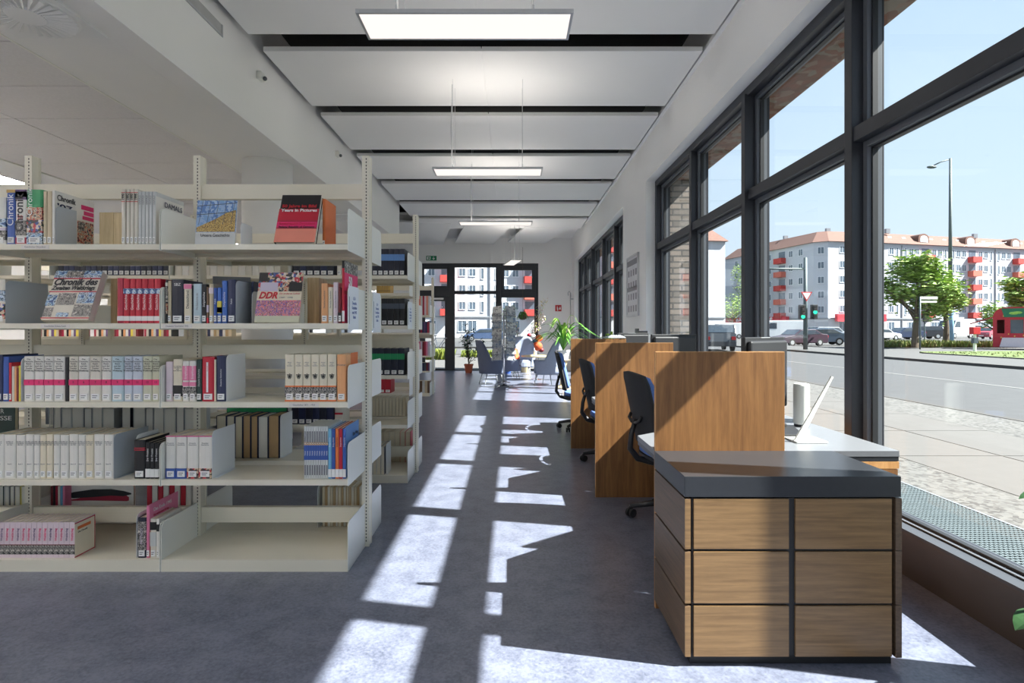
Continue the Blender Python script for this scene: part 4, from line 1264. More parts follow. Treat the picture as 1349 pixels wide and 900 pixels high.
# second shelf up, left bays: large grey-paged volumes
xx = 70
i = 0
while xx < 250:
    w_ = 11.0+2.5*((i*7) % 3)
    if not (xx+w_ > 159.5 and xx < 173):
        rput(xx, xx+w_-0.6, 537+1.2*(i % 2), 1, 'greywhite' if i % 3 else 'grey', 'large %s volume seen from its pages, %s along the rear of the second shelf up' % ('pale' if i % 3 else 'grey', ORD[i]), 'large pale volumes seen from behind', fore=True, pages=M_pageswhite)
    xx += w_
    i += 1
rput(160, 172, 537, 1, 'darknavy', 'dark slate volume among the large pale volumes seen from behind', fore=True, sticker=False, pages=M_pageswhite)
# middle shelf rear is open on the right; the top rows hold a few backs
M = None
b = book(0, 0, 0.02, 0.30, 0, 0.22, 'grey', 'grey folder slanting behind the beige and blue books of the second shelf', None, M=T(wx(280.5, 3.66), 3.66, LEV[3]+0.002) @ RZ(math.radians(-72)), sticker=False)
# bottom shelf rear: cream thin books at the right, white picture book with brush strokes, red folders, coloured booklets
for i in range(15):
    a = 424.5+3.5*i
    rput(a, a+3.3, 642, 0, ('beige', 'tan', 'ivory', 'beige')[i % 4], '%s from the left of the thin cream paperbacks on the rear bottom shelf' % ORD[i], 'thin cream paperbacks seen from behind', fore=True, pages=(M_pages, M_pagestan, M_pageswhite)[i % 3], d=0.17)
bookend(wx(419.5, YR1), LEV[0], YR1-0.02, 0.26, 0.2, M_bookend, 'white bookend left of the thin cream paperbacks, rear bottom shelf', foot=0.01)
yb = 3.72
b = book(0, 0, 0.02, 0.30, 0, (176-77)*yb/FPX, 'white', 'white picture book with a black and red brush stroke standing on the rear bottom shelf', None,
         M=T(wx(77, yb), yb+0.02, LEV[0]+0.001) @ RZ(-PI/2), sticker=False)
q = MB()
W_ = (176-74)*yb/FPX
def stroke(pts, y):
    q = MB()
    up = [(a, b_) for a, b_, c_ in pts]; dn = [(a, c_) for a, b_, c_ in pts][::-1]
    vs = [(0.02+y, u, v) for u, v in dn+up]
    n = len(vs)
    vs += [(0.0201, p[1], p[2]) for p in vs]
    q.add(vs, [tuple(range(n))]+[(i, n+i, n+(i+1) % n, (i+1) % n) for i in range(n)])
    return q
stroke([(0.03, 0.185, 0.175), (0.10, 0.205, 0.165), (0.22, 0.222, 0.172), (0.34, 0.224, 0.182), (0.42, 0.212, 0.178), (0.47, 0.198, 0.190)], 0.0016).build('black_brush_stroke', M_ink, None).parent = b
stroke([(0.06, 0.152, 0.148), (0.2, 0.178, 0.150), (0.34, 0.185, 0.148), (0.44, 0.182, 0.146), (0.455, 0.172, 0.15)], 0.0008).build('red_brush_stroke', C['crimson'], None).parent = b
for i in range(8):
    a = 193+7.4*i
    rput(a, a+6.9, 640, 0, 'red' if i % 2 == 0 else 'white', '%s folder, %s from the left of the red and white folders, rear bottom shelf' % ('red' if i % 2 == 0 else 'white', ORD[i]), 'red and white folders', sticker=False, pages=M_pageswhite, fore=(i % 2 == 1), yf=YR1)
cols = ['darkgreen', 'greywhite', 'slate', 'offwhite', 'yellow', 'grey', 'green', 'white', 'darkred', 'black', 'crimson', 'white', 'lightblue', 'pink']
for i in range(14):
    a = -2+7.2*i if i < 5 else 40+5.0*(i-5)
    if i >= 8: a = 66.5+3.2*(i-8)
    rput(a, a+(6.5 if i < 5 else 3.0), 641, 0, cols[i], '%s booklet, %s from the left on the far left of the rear bottom shelf' % (cols[i].replace('greywhite', 'grey white').replace('offwhite', 'off white').replace('darkgreen', 'dark green').replace('darkred', 'dark red').replace('lightblue', 'light blue'), ORD[i]), 'coloured booklets on the rear bottom shelf', sticker=False, fore=(i < 5), pages=M_pageswhite, d=0.2)
# dark green book lying face out above the white volumes, far left
b = book(0, 0, 0.03, 0.34, 0, 0.24, 'darkgreen', 'dark green book with white lettering standing behind the plain white volumes at the left edge', None,
         M=T(wx(-28, 3.70), 3.72, LEV[1]+0.001) @ RZ(-PI/2), sticker=False)
side_text(b, 0.03, 0.10, 0.295, 0.04, 'DER', M_whiteink)
side_text(b, 0.03, 0.03, 0.25, 0.04, 'GROSSE', M_whiteink, fit=0.19)
rput(-20, 47, 460, 2, 'darknavy', 'very large navy album on the rear of the middle shelf at the left edge', d=0.24, sticker=False, rnd=False)
bookend(wx(482, 3.6), LEV[3], 3.62, 0.2, 0.2, M_bookend, 'white bookend on the rear end of the second shelf from the top', foot=0.01)

# ------------------------------------------------------------------ second unit, front side
Y2 = 4.97+0.012
def row2(p0, p1, top, row, cover, wpx, desc, group, yf=Y2, lev=LEV, bands=(), d=0.22, fore=False, jit=0.0, pages=None, sticker=True, start=0, gap=0.3, mass=False):
    """a run of books between two image columns of their own depth plane"""
    x = p0
    i = start
    while x+wpx*0.8 <= p1+0.01:
        cv = cover[i % len(cover)] if isinstance(cover, (list, tuple)) else cover
        w_ = wpx*(1+jit*((i*37 % 11)/11.0-0.5))
        tp = top+(jit*6.0*((i*53 % 7)/7.0-0.5))
        x0, x1 = wx(x, yf), wx(min(x+w_-gap, p1), yf)
        if mass:
            k = cv if cv in MASSC else MASSC.append(cv) or cv
            h_ = wz(tp, yf)
            MASS.box(x0, x1, yf, yf+d, lev[row]+0.0005, h_, MASSC.index(cv)*2)
            MASS.box(x0+0.002, x1-0.002, yf+0.003, yf+d-0.002, h_, h_+0.001, MASSC.index(cv)*2+1)
            x += w_; i += 1
            continue
        book(x0, lev[row], x1-x0, wz(tp, yf)-lev[row], yf, d, cv, desc % ORD[i % len(ORD)] if '%s' in desc else desc, group, bands=bands, fore=fore, pages=pages, sticker=sticker)
        x += w_
        i += 1
# right-most bay
row2(483.5, 533.2, 328, 4, 'darknavy', 7.1, 'navy volume with pale blue band, %s at the top right of the second unit', 'navy volumes with pale blue band', bands=[(0.56, 0.80, 'bandblue')], d=0.25)
row2(486.5, 533.2, 393.5, 3, 'black', 7.9, 'black volume with grey spine band, %s at the right end of the second unit', 'black volumes with grey band', bands=[(0.62, 0.82, 'slate')], d=0.22)
row2(487, 533.2, 459, 2, 'darknavy', 9.2, 'dark volume with green spine band, %s at the right end of the second unit', 'dark volumes with green band', bands=[(0.58, 0.80, 'green')], d=0.24)
row2(486, 535, 524, 1, ['beige', 'offwhite'], 4.4, 'cream booklet seen from its pages, %s on the low rear shelf, second unit', 'cream booklets in the second unit', fore=True, d=0.2, yf=5.42)
row2(486, 507.5, 589, 0, ['grey', 'greywhite', 'offwhite'], 5.2, 'grey magazine volume, %s on the bottom shelf at the right end of the second unit', 'grey magazine volumes', fore=True, d=0.26)
bookend(wx(508.5, Y2), LEV[0], Y2, 0.26, 0.2, M_bookend, 'white bookend on the bottom shelf at the right end of the second unit', foot=0.01)
row2(499, 543, 569, 0, ['beige', 'ivory', 'offwhite', 'beige', 'salmon', 'red'], 7.0, 'upright book seen from its pages, %s on the rear bottom shelf of the second unit', 'books on the rear bottom of the second unit', fore=True, d=0.22, yf=5.45)
# what shows between the shelves of the front unit
row2(76, 224, 326, 4, ['darknavy', 'navy', 'navy', 'darknavy'], 7.3, 'dark blue bound volume, %s of the long dark row seen below the top shelf', 'dark blue bound volumes', d=0.2)
row2(230, 372, 322, 4, ['offwhite', 'white'], 9.3, 'plain white volume, %s of the white row seen below the top shelf', 'white volumes in the second unit', d=0.2, sticker=False)
row2(386, 441, 326, 4, ['darknavy', 'navy', 'darknavy'], 9.0, 'navy volume with white sticker, %s in the gap right of the book with red letters', 'navy volumes behind the face-out book', d=0.2)
row2(444, 455, 324, 4, ['offwhite'], 6.0, 'pale volume, %s at the end of the navy row behind the front unit', 'pale volumes behind the front unit', d=0.2)
row2(299, 377, 515, 1, 'slate', 13.2, 'grey volume with green label, %s in the gap above the blue cloth volumes', 'grey volumes with green labels', bands=[(0.25, 0.48, 'green'), (0.05, 0.2, 'grey')], d=0.22, sticker=False)
row2(384, 440, 515, 1, ['darknavy', 'navy'], 9.2, 'navy volume, %s in the gap left of the slipcase set', 'navy volumes in the lower gap', d=0.22)
row2(441, 452, 517, 1, 'offwhite', 10.5, 'white volume with red print behind the slipcase set', 'white volumes in the lower gap', bands=[(0.3, 0.36, 'red')], d=0.22)
row2(60, 200, 517, 1, ['slate', 'white', 'black', 'crimson', 'beige', 'navy'], 5.4, 'mixed colour book, %s along the second unit behind the pale volumes', 'mixed books low in the second unit', jit=0.3, d=0.2, sticker=False, mass=True)

# third unit: glimpses
Y3 = 7.75-0.365+0.012
row2(496, 516.5, 372, 4, 'gold', 3.7, 'gold brown bound volume, %s seen between the dark volumes of the second unit', 'gold brown volumes', yf=7.42, d=0.2, sticker=False, bands=[(0.2, 0.24, 'brown'), (0.7, 0.74, 'brown')])
row2(499, 515.5, 500, 1, 'red', 8.0, 'red binder, %s seen low between the shelves of the second unit', 'red binders', yf=7.42, d=0.25)
for k_, (p0, p1, n_) in enumerate(((52, 110, 'left'), (124, 182, 'centre'), (190, 230, 'right part'))):
    row2(p0, p1, 431-3, 2, ['crimson', 'offwhite', 'black', 'peach', 'white', 'purple', 'yellow', 'beige', 'darkred'], 3.3, 'small coloured paperback, %s in the ' + n_ + ' of the distant row under the second shelf', 'distant coloured paperbacks', yf=9.9, d=0.16, sticker=False, jit=0.35, lev=[0, 0, 1.12], gap=0.2, mass=True)
row2(270, 305, 429, 2, ['beige', 'navy', 'white', 'tan'], 4.0, 'small faded paperback, %s in the distant row right of the upright', 'distant faded paperbacks', yf=9.9, d=0.16, sticker=False, jit=0.35, lev=[0, 0, 1.12], gap=0.2, mass=True)
# the low shelving those distant rows stand on
def low_case(x0, x1, y, zs, top, label):
    r = thing('low_shelving', label, 'bookshelf', ((x0+x1)/2, y, 0), 0, 'distant low shelving')
    for z in zs:
        MB().box(x0, x1, y-0.02, y+0.32, z-0.03, z-0.001).build('shelf', M_cream, r)
    n = max(2, int((x1-x0)/1.2)+1)
    for k in range(n+1):
        x = x0+(x1-x0)*k/n
        MB().box(x-0.02, x+0.02, y+0.33, y+0.40, 0, top).build('upright', M_cream, r)
low_case(-8.4, -3.9, 9.88, [0.08, 0.42, 0.77, 1.12], 1.5, 'long low cream shelving with coloured paperbacks far back on the left')
# rows on the farthest unit at the right
YB4 = 11.72-0.365+0.012
L4 = [0.065, 0.50, 0.80, 1.25, 1.60]
for (row, tp, cs, nm, wp) in ((4, 388+2, ['pinkwhite', 'salmon', 'greywhite', 'crimson'], 'pale and red', 2.4), (3, 424, ['purple', 'navy', 'crimson', 'navy'], 'violet and blue', 2.2), (2, 450, ['crimson', 'pink', 'lavender', 'darkred'], 'red and pink', 2.3), (1, 478, ['slate', 'darkred', 'purple', 'navy'], 'dark', 2.4), (0, 502, ['beige', 'brown', 'greywhite'], 'beige', 3.4)):
    row2(549.5, 566, tp, row, cs, wp, nm + ' book, %s on its shelf of the farthest unit by the door', nm + ' books on the farthest unit', yf=YB4, lev=L4, d=0.18, sticker=False, gap=0.15, mass=True)

mm = []
for cv in MASSC: mm += [C[cv], M_pages]
o = MASS.build('distant_books', mm)
tag(o, 'many small coloured paperbacks standing in rows on the distant shelves', 'books', None, 'stuff')
# ------------------------------------------------------------------ drawer cabinet
def drawer_cabinet():
    r = thing('drawer_cabinet', 'low square cabinet with black top and six brown drawer fronts in the foreground', 'cabinet', (1.10, 2.49, 0))
    X0, X1, YF, YK = 0.676, 1.520, 2.249, 2.7255
    MB().box(X0, X1, YF, YK, 0.666, 0.746).build('cabinet_top', M_top, r, bevel=0.0015)
    MB().box(X0+0.03, X1-0.03, YF+0.012, YK-0.004, 0.045, 0.660).build('carcass', M_carcass, r)
    q = MB().box(X0+0.03, X1-0.06, YF+0.03, YK-0.03, 0, 0.045)
    q.build('plinth', M_carcass, r)
    MB().box(X1-0.06, X1-0.02, YF+0.03, YK-0.03, 0, 0.045).build('plinth_end', M_carcass, r)
    zs = [(0.042, 0.240), (0.250, 0.452), (0.462, 0.658)]
    for (a, b_) in ((0.712, 1.084), (1.110, 1.486)):
        for (z0, z1) in zs:
            d = MB().box(a, b_, YF+0.002, YF+0.022, z0, z1).build('drawer', M_drawer, r, bevel=0.0012)
            MB().box(a+0.01, b_-0.01, YF+0.022, YF+0.40, z0+0.02, z1-0.02).build('drawer_box', M_carcass, d)
    for (z0, z1) in zs:
        MB().box(X0+0.001, X0+0.024, YF+0.001, YK-0.0002, z0, z1).build('side_board', M_sideveneer, r, bevel=0.001)
        MB().box(X0+0.0015, X0+0.0235, YF-0.0002, YF+0.001, z0+0.001, z1-0.001).build('edge_band', M_drawer, r)
        MB().box(X1-0.020, X1+0.004, YF+0.001, YK-0.002, z0-0.004, z1+0.003).build('side_board', M_sideveneer, r, bevel=0.001)
drawer_cabinet()

# ------------------------------------------------------------------ workstations
def divider(y, label, z0=0.0, x0=0.664):
    r = thing('desk_divider', label, 'partition', (0.97, y+0.013, 0), 0, 'upright oak dividers between the workplaces')
    MB().box(x0, x0+0.608, y, y+0.026, z0, 1.212).build('divider_panel', M_oak, r, bevel=0.001)
    MB().box(x0-0.0025, x0-0.0005, y+0.0005, y+0.0255, z0, 1.212).build('edge_band', M_oakedge, r)
    MB().box(x0, x0+0.608, y+0.0005, y+0.0255, 1.2125, 1.2145).build('edge_band', M_oakedge, r)
divider(2.726, 'nearest oak divider, standing behind the drawer cabinet', x0=0.684)
divider(4.53, 'second oak divider, in the middle, with its foot seen beside a caster')
divider(6.39, 'farthest oak divider, beside the chair with a blue front')

def desk(y0, y1, label, n):
    r = thing('desk', label, 'desk', (1.3, (y0+y1)/2, 0), 0, 'grey topped desks along the windows')
    L = y1-y0
    poly = [(0.69, y0), (1.852, y0), (1.852, y1), (1.12, y1), (1.12, y0+0.76), (0.69, y0+0.40)]
    MB().prism(poly, 0.712, 0.74, 'z').build('worktop', M_desk, r, bevel=0.001)
    MB().prism([(0.692, y0+0.002), (1.85, y0+0.002), (1.85, y1-0.002), (1.122, y1-0.002), (1.122, y0+0.758), (0.692, y0+0.398)], 0.69, 0.7115, 'z').build('worktop_underside', M_top, r)
    MB().box(1.29, 1.851, y0-0.0005+0.001, y0+0.03, 0.655, 0.688).build('front_rail', M_oakedge, r)
    MB().box(1.2935 if n == 1 else 1.2725, 1.845, y0+0.001, y0+0.034, 0.06, 0.652).build('end_panel', M_oak, r)
    MB().box(1.80, 1.822, y0+0.04, y1-0.03, 0.25, 0.688).build('back_panel', M_oak, r)
    for (x, y) in ((1.18, y1-0.06), (1.78, y1-0.06)):
        MB().box(x-0.025, x+0.025, y-0.025, y+0.025, 0, 0.69).build('leg', M_frame, r, bevel=0.002)
    return r
desk(2.7525, 4.5295, 'grey topped desk behind the nearest divider, reaching to the window', 1)
desk(4.5565, 6.3895, 'grey topped desk between the second and the farthest divider', 2)
desk(6.4165, 8.02, 'grey topped desk behind the farthest divider', 3)

def monitor(x, y, rz, label, z=0.74, s=1.0):
    r = thing('monitor', label, 'computer monitor', (x, y, z), rz, 'black computer monitors')
    M = T(x, y, z) @ RZ(rz)
    def P(q, n, m, **k): return q.build(n, m, r, **k)
    P(MB().box(-0.22, 0.22, -0.015, 0.012, 0.10, 0.535, M=M), 'display_housing', M_black, bevel=0.004)
    P(MB().box(-0.205, 0.205, 0.012, 0.040, 0.12, 0.515, M=M), 'back_cover', M_black, bevel=0.012)
    P(MB().box(-0.21, 0.21, -0.0165, -0.015, 0.12, 0.525, M=M), 'screen', M_ink)
    P(MB().box(-0.035, 0.035, 0.046, 0.07, 0.02, 0.34, M=M), 'stand_neck', M_black, bevel=0.004)
    P(MB().box(-0.12, 0.12, -0.06, 0.12, 0.001, 0.018, M=M), 'stand_base', M_black, bevel=0.006)
    P(MB().box(-0.05, 0.05, -0.014, 0.013, 0.5305, 0.534, M=M), 'light_bar', M_alu)
    return r
monitor(1.47, 3.36, PI+math.radians(38), 'black computer monitor rising behind the nearest divider')
monitor(1.47, 5.22, PI+math.radians(12), 'black computer monitor whose top shows behind the second divider')
monitor(1.47, 7.05, PI+math.radians(12), 'black computer monitor behind the farthest divider')

# things on the nearest desk
r = thing('speaker', 'white cylindrical device standing on the nearest desk by the window', 'loudspeaker', (1.735, 3.45, 0.74))
MB().lathe([(0.040, 0.741), (0.041, 0.755)], (1.735, 3.45), 24).build('base_ring', M_black, r, smooth=False)
MB().lathe([(0.041, 0.7555), (0.045, 0.765), (0.045, 0.985), (0.041, 0.995), (0.030, 0.998)], (1.735, 3.45), 32).build('body', M_plate, r)
r = thing('desk_lamp', 'slim white desk lamp with a slanting blade on the nearest desk', 'desk lamp', (1.52, 2.98, 0.74))
M = T(1.52, 2.98, 0.74)
MB().box(-0.07, 0.09, -0.05, 0.09, 0.001, 0.010, M=M).build('base', M_plate, r, bevel=0.002)
q = MB().prism([(-0.065, 0.0105), (-0.03, 0.0105), (0.135, 0.335), (0.125, 0.34)], -0.02, -0.008, 'y', M=M)
q.build('blade', M_plate, r)
r = thing('telephone', 'black desk telephone half hidden behind the nearest divider', 'telephone', (1.47, 3.14, 0.74))
M = T(1.50, 3.13, 0.741) @ Matrix.Diagonal((0.65, 0.65, 0.9, 1))
MB().prism([(-0.09, 0), (0.09, 0), (0.09, 0.055), (-0.09, 0.02)], -0.09, 0.09, 'x', M=M).build('telephone_base', M_black, r, bevel=0.003)
MB().box(-0.085, -0.04, -0.085, 0.085, 0.058, 0.085, M=M).build('handset', M_black, r, bevel=0.008)

# keyboards / papers seen edge on
r = thing('desk_organizer', 'small black desk organizer standing above the second divider at the wall', 'desk organizer', (1.70, 7.45, 0.74))
MB().box(1.62, 1.78, 7.4, 7.55, 0.741, 0.80).build('tray', M_black, r, bevel=0.003)
MB().box(1.62, 1.64, 7.4, 7.55, 0.80, 1.33).box(1.64, 1.78, 7.53, 7.55, 0.80, 1.30).build('upright_plate', M_black, r)
MB().box(1.65, 1.78, 7.42, 7.52, 0.80, 1.27).build('paper_stack', M_alu, r)
def crumple(x0, x1, y, z, label):
    rg = random.Random(5)
    q = MB()
    n = 14
    vs, fs = [], []
    for i in range(n+1):
        for j in range(5):
            vs.append((x0+(x1-x0)*i/n, y+0.02*j+0.006*rg.random(), z+0.012+0.035*math.sin(PI*j/4)*(0.6+0.6*rg.random())*math.sin(PI*(i+0.6)/(n+1.2))))
    for i in range(n):
        for j in range(4):
            fs.append((i*5+j, (i+1)*5+j, (i+1)*5+j+1, i*5+j+1))
    q.add(vs, fs)
    o = q.build('plastic_wrap', M_bookendgrey, solid=0.002)
    tag(o, label, 'plastic wrap')
crumple(1.02, 1.27, 6.385, 1.2145, 'crumpled clear plastic lying on top of the farthest divider')

# ------------------------------------------------------------------ task chairs
def chair(x, y, rz, label):
    """faces local +X"""
    r = thing('office_chair', label, 'office chair', (x, y, 0), rz, 'black swivel chairs with blue cushions')
    M = T(x, y, 0) @ RZ(rz)
    def P(q, n, m, **k): return q.build(n, m, r, **k)
    for k in range(5):
        a = 2*PI*k/5+0.35
        c, s = math.cos(a), math.sin(a)
        P(MB().tube([(0.03*c, 0.03*s, 0.115), (0.17*c, 0.17*s, 0.10), (0.305*c, 0.305*s, 0.075)], [0.026, 0.022, 0.016], 8, M=M), 'base_arm', M_black, smooth=True)
        q = MB()
        ca = M @ T(0.30*c, 0.30*s, 0) @ RZ(a+0.7)
        q.tube([(0.0, -0.026, 0.031), (0.0, -0.006, 0.031)], 0.030, 14, M=ca).tube([(0.0, 0.006, 0.031), (0.0, 0.026, 0.031)], 0.030, 14, M=ca)
        q.box(-0.012, 0.012, -0.008, 0.008, 0.03, 0.075, M=ca)
        P(q, 'caster', M_black)
    P(MB().lathe([(0.03, 0.09), (0.03, 0.16), (0.022, 0.165), (0.022, 0.40)], (0, 0), 16, M=M), 'gas_column', M_black)
    P(MB().box(-0.10, 0.12, -0.09, 0.09, 0.395, 0.432, M=M), 'tilt_mechanism', M_black, bevel=0.01)
    q = MB()
    pts = []
    n = 20
    for k in range(n):
        a = 2*PI*k/n
        ex = 3.2
        cx, sy = math.cos(a), math.sin(a)
        pts.append((0.02+0.245*math.copysign(abs(cx)**(2/ex), cx), 0.245*math.copysign(abs(sy)**(2/ex), sy)))
    q.prism(pts, 0.433, 0.452, 'z', 0, M=M)
    P(q, 'seat_shell', M_black)
    q = MB().prism([(a*0.985+0.0, b_*0.985) for a, b_ in pts], 0.4525, 0.505, 'z', 0, M=M)
    P(q, 'seat_cushion', M_blue, bevel=0.02, seg=3)
    # curved back: grid over height and width, concave towards the front
    def back(off, z0, z1, hw, m, nm, th, inset=0.0):
        vs, fs = [], []
        nz, ny = 12, 8
        for i in range(nz+1):
            t = i/nz
            z = z0+(z1-z0)*t
            lean = -0.235-0.03*math.sin(PI*t*0.8)-0.085*t*t
            half = hw*(0.86+0.14*math.sin(PI*min(1, 0.25+t*0.6)))*(1 if t < 0.93 else 1-(t-0.93)*1.6)
            for j in range(ny+1):
                u = -1+2*j/ny
                vs.append((lean+off+0.045*u*u, half*u, z-0.02*u*u*(1 if t > 0.9 else 0)))
        for i in range(nz):
            for j in range(ny):
                a = i*(ny+1)+j
                fs.append((a, a+1, a+ny+2, a+ny+1))
        q = MB().add(vs, fs, 0, M)
        return P(q, nm, m, solid=th, smooth=True, bevel=0.0)
    back(0.0, 0.53, 1.03, 0.225, M_blacksoft, 'backrest', 0.024)
    back(0.030, 0.56, 1.015, 0.215, M_blue, 'back_cushion', 0.034)
    q = MB().tube([(0.02, 0, 0.415), (-0.16, 0, 0.40), (-0.27, 0, 0.43), (-0.325, 0, 0.50), (-0.315, 0, 0.60), (-0.285, 0, 0.70)], [0.024, 0.024, 0.022, 0.020, 0.018, 0.016], 10, M=M)
    P(q, 'back_bar', M_black, smooth=True)
    for s in (-1, 1):
        P(MB().tube([(-0.30, 0.03*s, 0.68), (-0.295, 0.10*s, 0.70), (-0.28, 0.10*s, 0.735)], 0.012, 8, M=M), 'back_bracket', M_black, smooth=True)
    return r
chair(1.14, 4.02, math.radians(8), 'black swivel chair with a blue cushion behind the nearest divider, its back to the aisle')
chair(1.02, 5.72, math.radians(5), 'black swivel chair between the second and farthest divider')
chair(0.92, 7.62, math.radians(-6), 'blue fronted swivel chair beyond the farthest divider, seen from the side')

# ------------------------------------------------------------------ reading corner
def armchair(x, y, rz, label, s=1.0, m=None):
    r = thing('armchair', label, 'armchair', (x, y, 0), rz, 'grey blue felt tub armchairs')
    M = T(x, y, 0) @ RZ(rz) @ Matrix.Diagonal((s, s, s, 1))
    def P(q, n, mm, **k): return q.build(n, mm, r, **k)
    vs, fs = [], []
    n, k_ = 28, 8
    for i in range(n+1):
        a = math.radians(-128+256*i/n)+PI      # open towards +X
        t = abs(i/n-0.5)*2                     # 0 back, 1 front ends
        top = 0.60+0.46*(1-min(1, max(0, (t-0.22)/0.34))**1.5)
        for j in range(k_+1):
            v = j/k_
            z = 0.26+(top-0.26)*v
            rad = 0.28+0.05*v+0.02*v*v
            vs.append((rad*math.cos(a)*(1.0+0.10*v*(1-t)), rad*1.05*math.sin(a), z))
    for i in range(n):
        for j in range(k_):
            a = i*(k_+1)+j
            fs.append((a, a+k_+1, a+k_+2, a+1))
    P(MB().add(vs, fs, 0, M), 'shell', m or M_armchair, solid=0.035, smooth=True)
    q = MB().lathe([(0.24, 0.26), (0.29, 0.27), (0.295, 0.40), (0.27, 0.43)], (0.03, 0), 24, M=M)
    P(q, 'seat_cushion', m or M_armchair, bevel=0.015)
    for sx in (-1, 1):
        for sy in (-1, 1):
            P(MB().tube([(0.17*sx, 0.18*sy, 0.262), (0.235*sx, 0.235*sy, 0.02), (0.24*sx, 0.24*sy, 0.0)], [0.013, 0.011, 0.011], 8, M=M), 'leg', M_steel, smooth=True)
    return r
armchair(-0.48, 14.0, math.radians(20), 'slate blue tub armchair left of the magazine stand, seen from behind', 1.0, M_armchairdark)
armchair(0.86, 13.8, math.radians(150), 'light tub armchair with its back towards the white wall, right of the round table', 1.0)
armchair(0.30, 16.2, math.radians(-95), 'tub armchair facing us behind the round table, its back to the glass', 1.05)
armchair(-0.02, 15.2, math.radians(10), 'low tub armchair with the orange cushion behind the magazine stand', 0.9, M_armchairdark)
M_orange = mat('orange_fabric', srgb(226, 92, 48), 0.8, var=0.1)
o = MB().box(-0.16, 0.16, -0.05, 0.05, 0, 0.32).build('cushion', M_orange, bevel=0.045, seg=3)
o.location = (0.10, 15.1, 0.52); o.rotation_euler = (math.radians(-24), 0, math.radians(38))
tag(o, 'orange cushion standing in the low armchair beside the magazine stand', 'cushion')
r = thing('coffee_table', 'round light wood coffee table on a chrome foot between the tub armchairs', 'table', (0.66, 15.1, 0))
MB().lathe([(0.38, 0.60), (0.40, 0.61), (0.40, 0.632), (0.38, 0.64)], (0.66, 15.1), 40).build('tabletop', M_lightwood, r)
MB().lathe([(0.03, 0.03), (0.03, 0.598)], (0.66, 15.1), 16).build('table_column', M_chrome, r)
MB().lathe([(0.22, 0.0), (0.22, 0.012), (0.05, 0.028)], (0.66, 15.1), 32).build('table_foot', M_chrome, r)
r = thing('vase', 'small glass vase on the round coffee table', 'vase', (0.62, 15.05, 0.64))
MB().lathe([(0.035, 0.641), (0.045, 0.66), (0.04, 0.72), (0.05, 0.76)], (0.62, 15.05), 20).build('vase_body', M_plate, r, smooth=True)

# magazine stand with newspapers
XS, YSD = -0.17, 13.15
r = thing('magazine_stand', 'tall slim chrome stand holding newspapers in tiers in the aisle', 'magazine stand', (XS, YSD, 0))
MB().tube([(XS, YSD, 0.02), (XS, YSD, 1.75)], 0.022, 12).build('pole', M_chrome, r, smooth=True)
for k in range(4):
    a = PI/4+PI/2*k
    MB().tube([(XS, YSD, 0.04), (XS+0.30*math.cos(a), YSD+0.30*math.sin(a), 0.02)], 0.013, 8).build('foot', M_chrome, r, smooth=True)
MB().lathe([(0.14, 0.10), (0.15, 0.10), (0.15, 0.115), (0.14, 0.115)], (XS, YSD), 28).build('ring', M_chrome, r)
NEWS = [mat_steps('newsprint_%s' % c, cc, 26, 0.7, 'cells') for c, cc in (
    ('grey', [srgb(190, 192, 194), srgb(168, 170, 174), srgb(206, 206, 204), srgb(140, 142, 148), srgb(198, 198, 198)]),
    ('blue', [srgb(186, 192, 200), srgb(130, 146, 176), srgb(206, 208, 210), srgb(166, 174, 184)]),
    ('pale', [srgb(230, 228, 222), srgb(198, 194, 190), srgb(236, 234, 230), srgb(150, 148, 150)]))]
nn = 0
for lv in range(8):
    z = 0.62+lv*0.145
    for side in (-1, 1):
        cx = XS+side*0.165
        q = MB()
        M = T(cx, YSD-0.03, z) @ RY(side*0.12) @ RZ(side*0.45) @ RX(math.radians(-30))
        for dx in (-0.11, 0.0, 0.11):
            q.tube([(dx, -0.035, 0.02), (dx, -0.035, -0.012), (dx, 0.02, -0.012), (dx, 0.02, 0.17)], 0.0035, 5, M=M)
        q.tube([(-0.12, -0.035, 0.02), (0.12, -0.035, 0.02)], 0.0035, 5, M=M)
        q.tube([(XS-cx, 0.03, 0.0), (0, 0.02, 0.0)], 0.005, 5, M=T(cx, YSD, z))
        q.build('wire_pocket', M_chrome, r)
        if side == 1 and lv == 7: pass
        n_ = MB().box(-0.115, 0.115, -0.016, 0.006, -0.004, 0.235, M=M).build('newspaper', NEWS[(lv*2+(side > 0)) % 3])
        tag(n_, 'newspaper in the %s tier from the top on the %s side of the stand' % (ORD[7-lv], 'left' if side < 0 else 'right'), 'newspaper', 'newspapers in the magazine stand')
        nn += 1

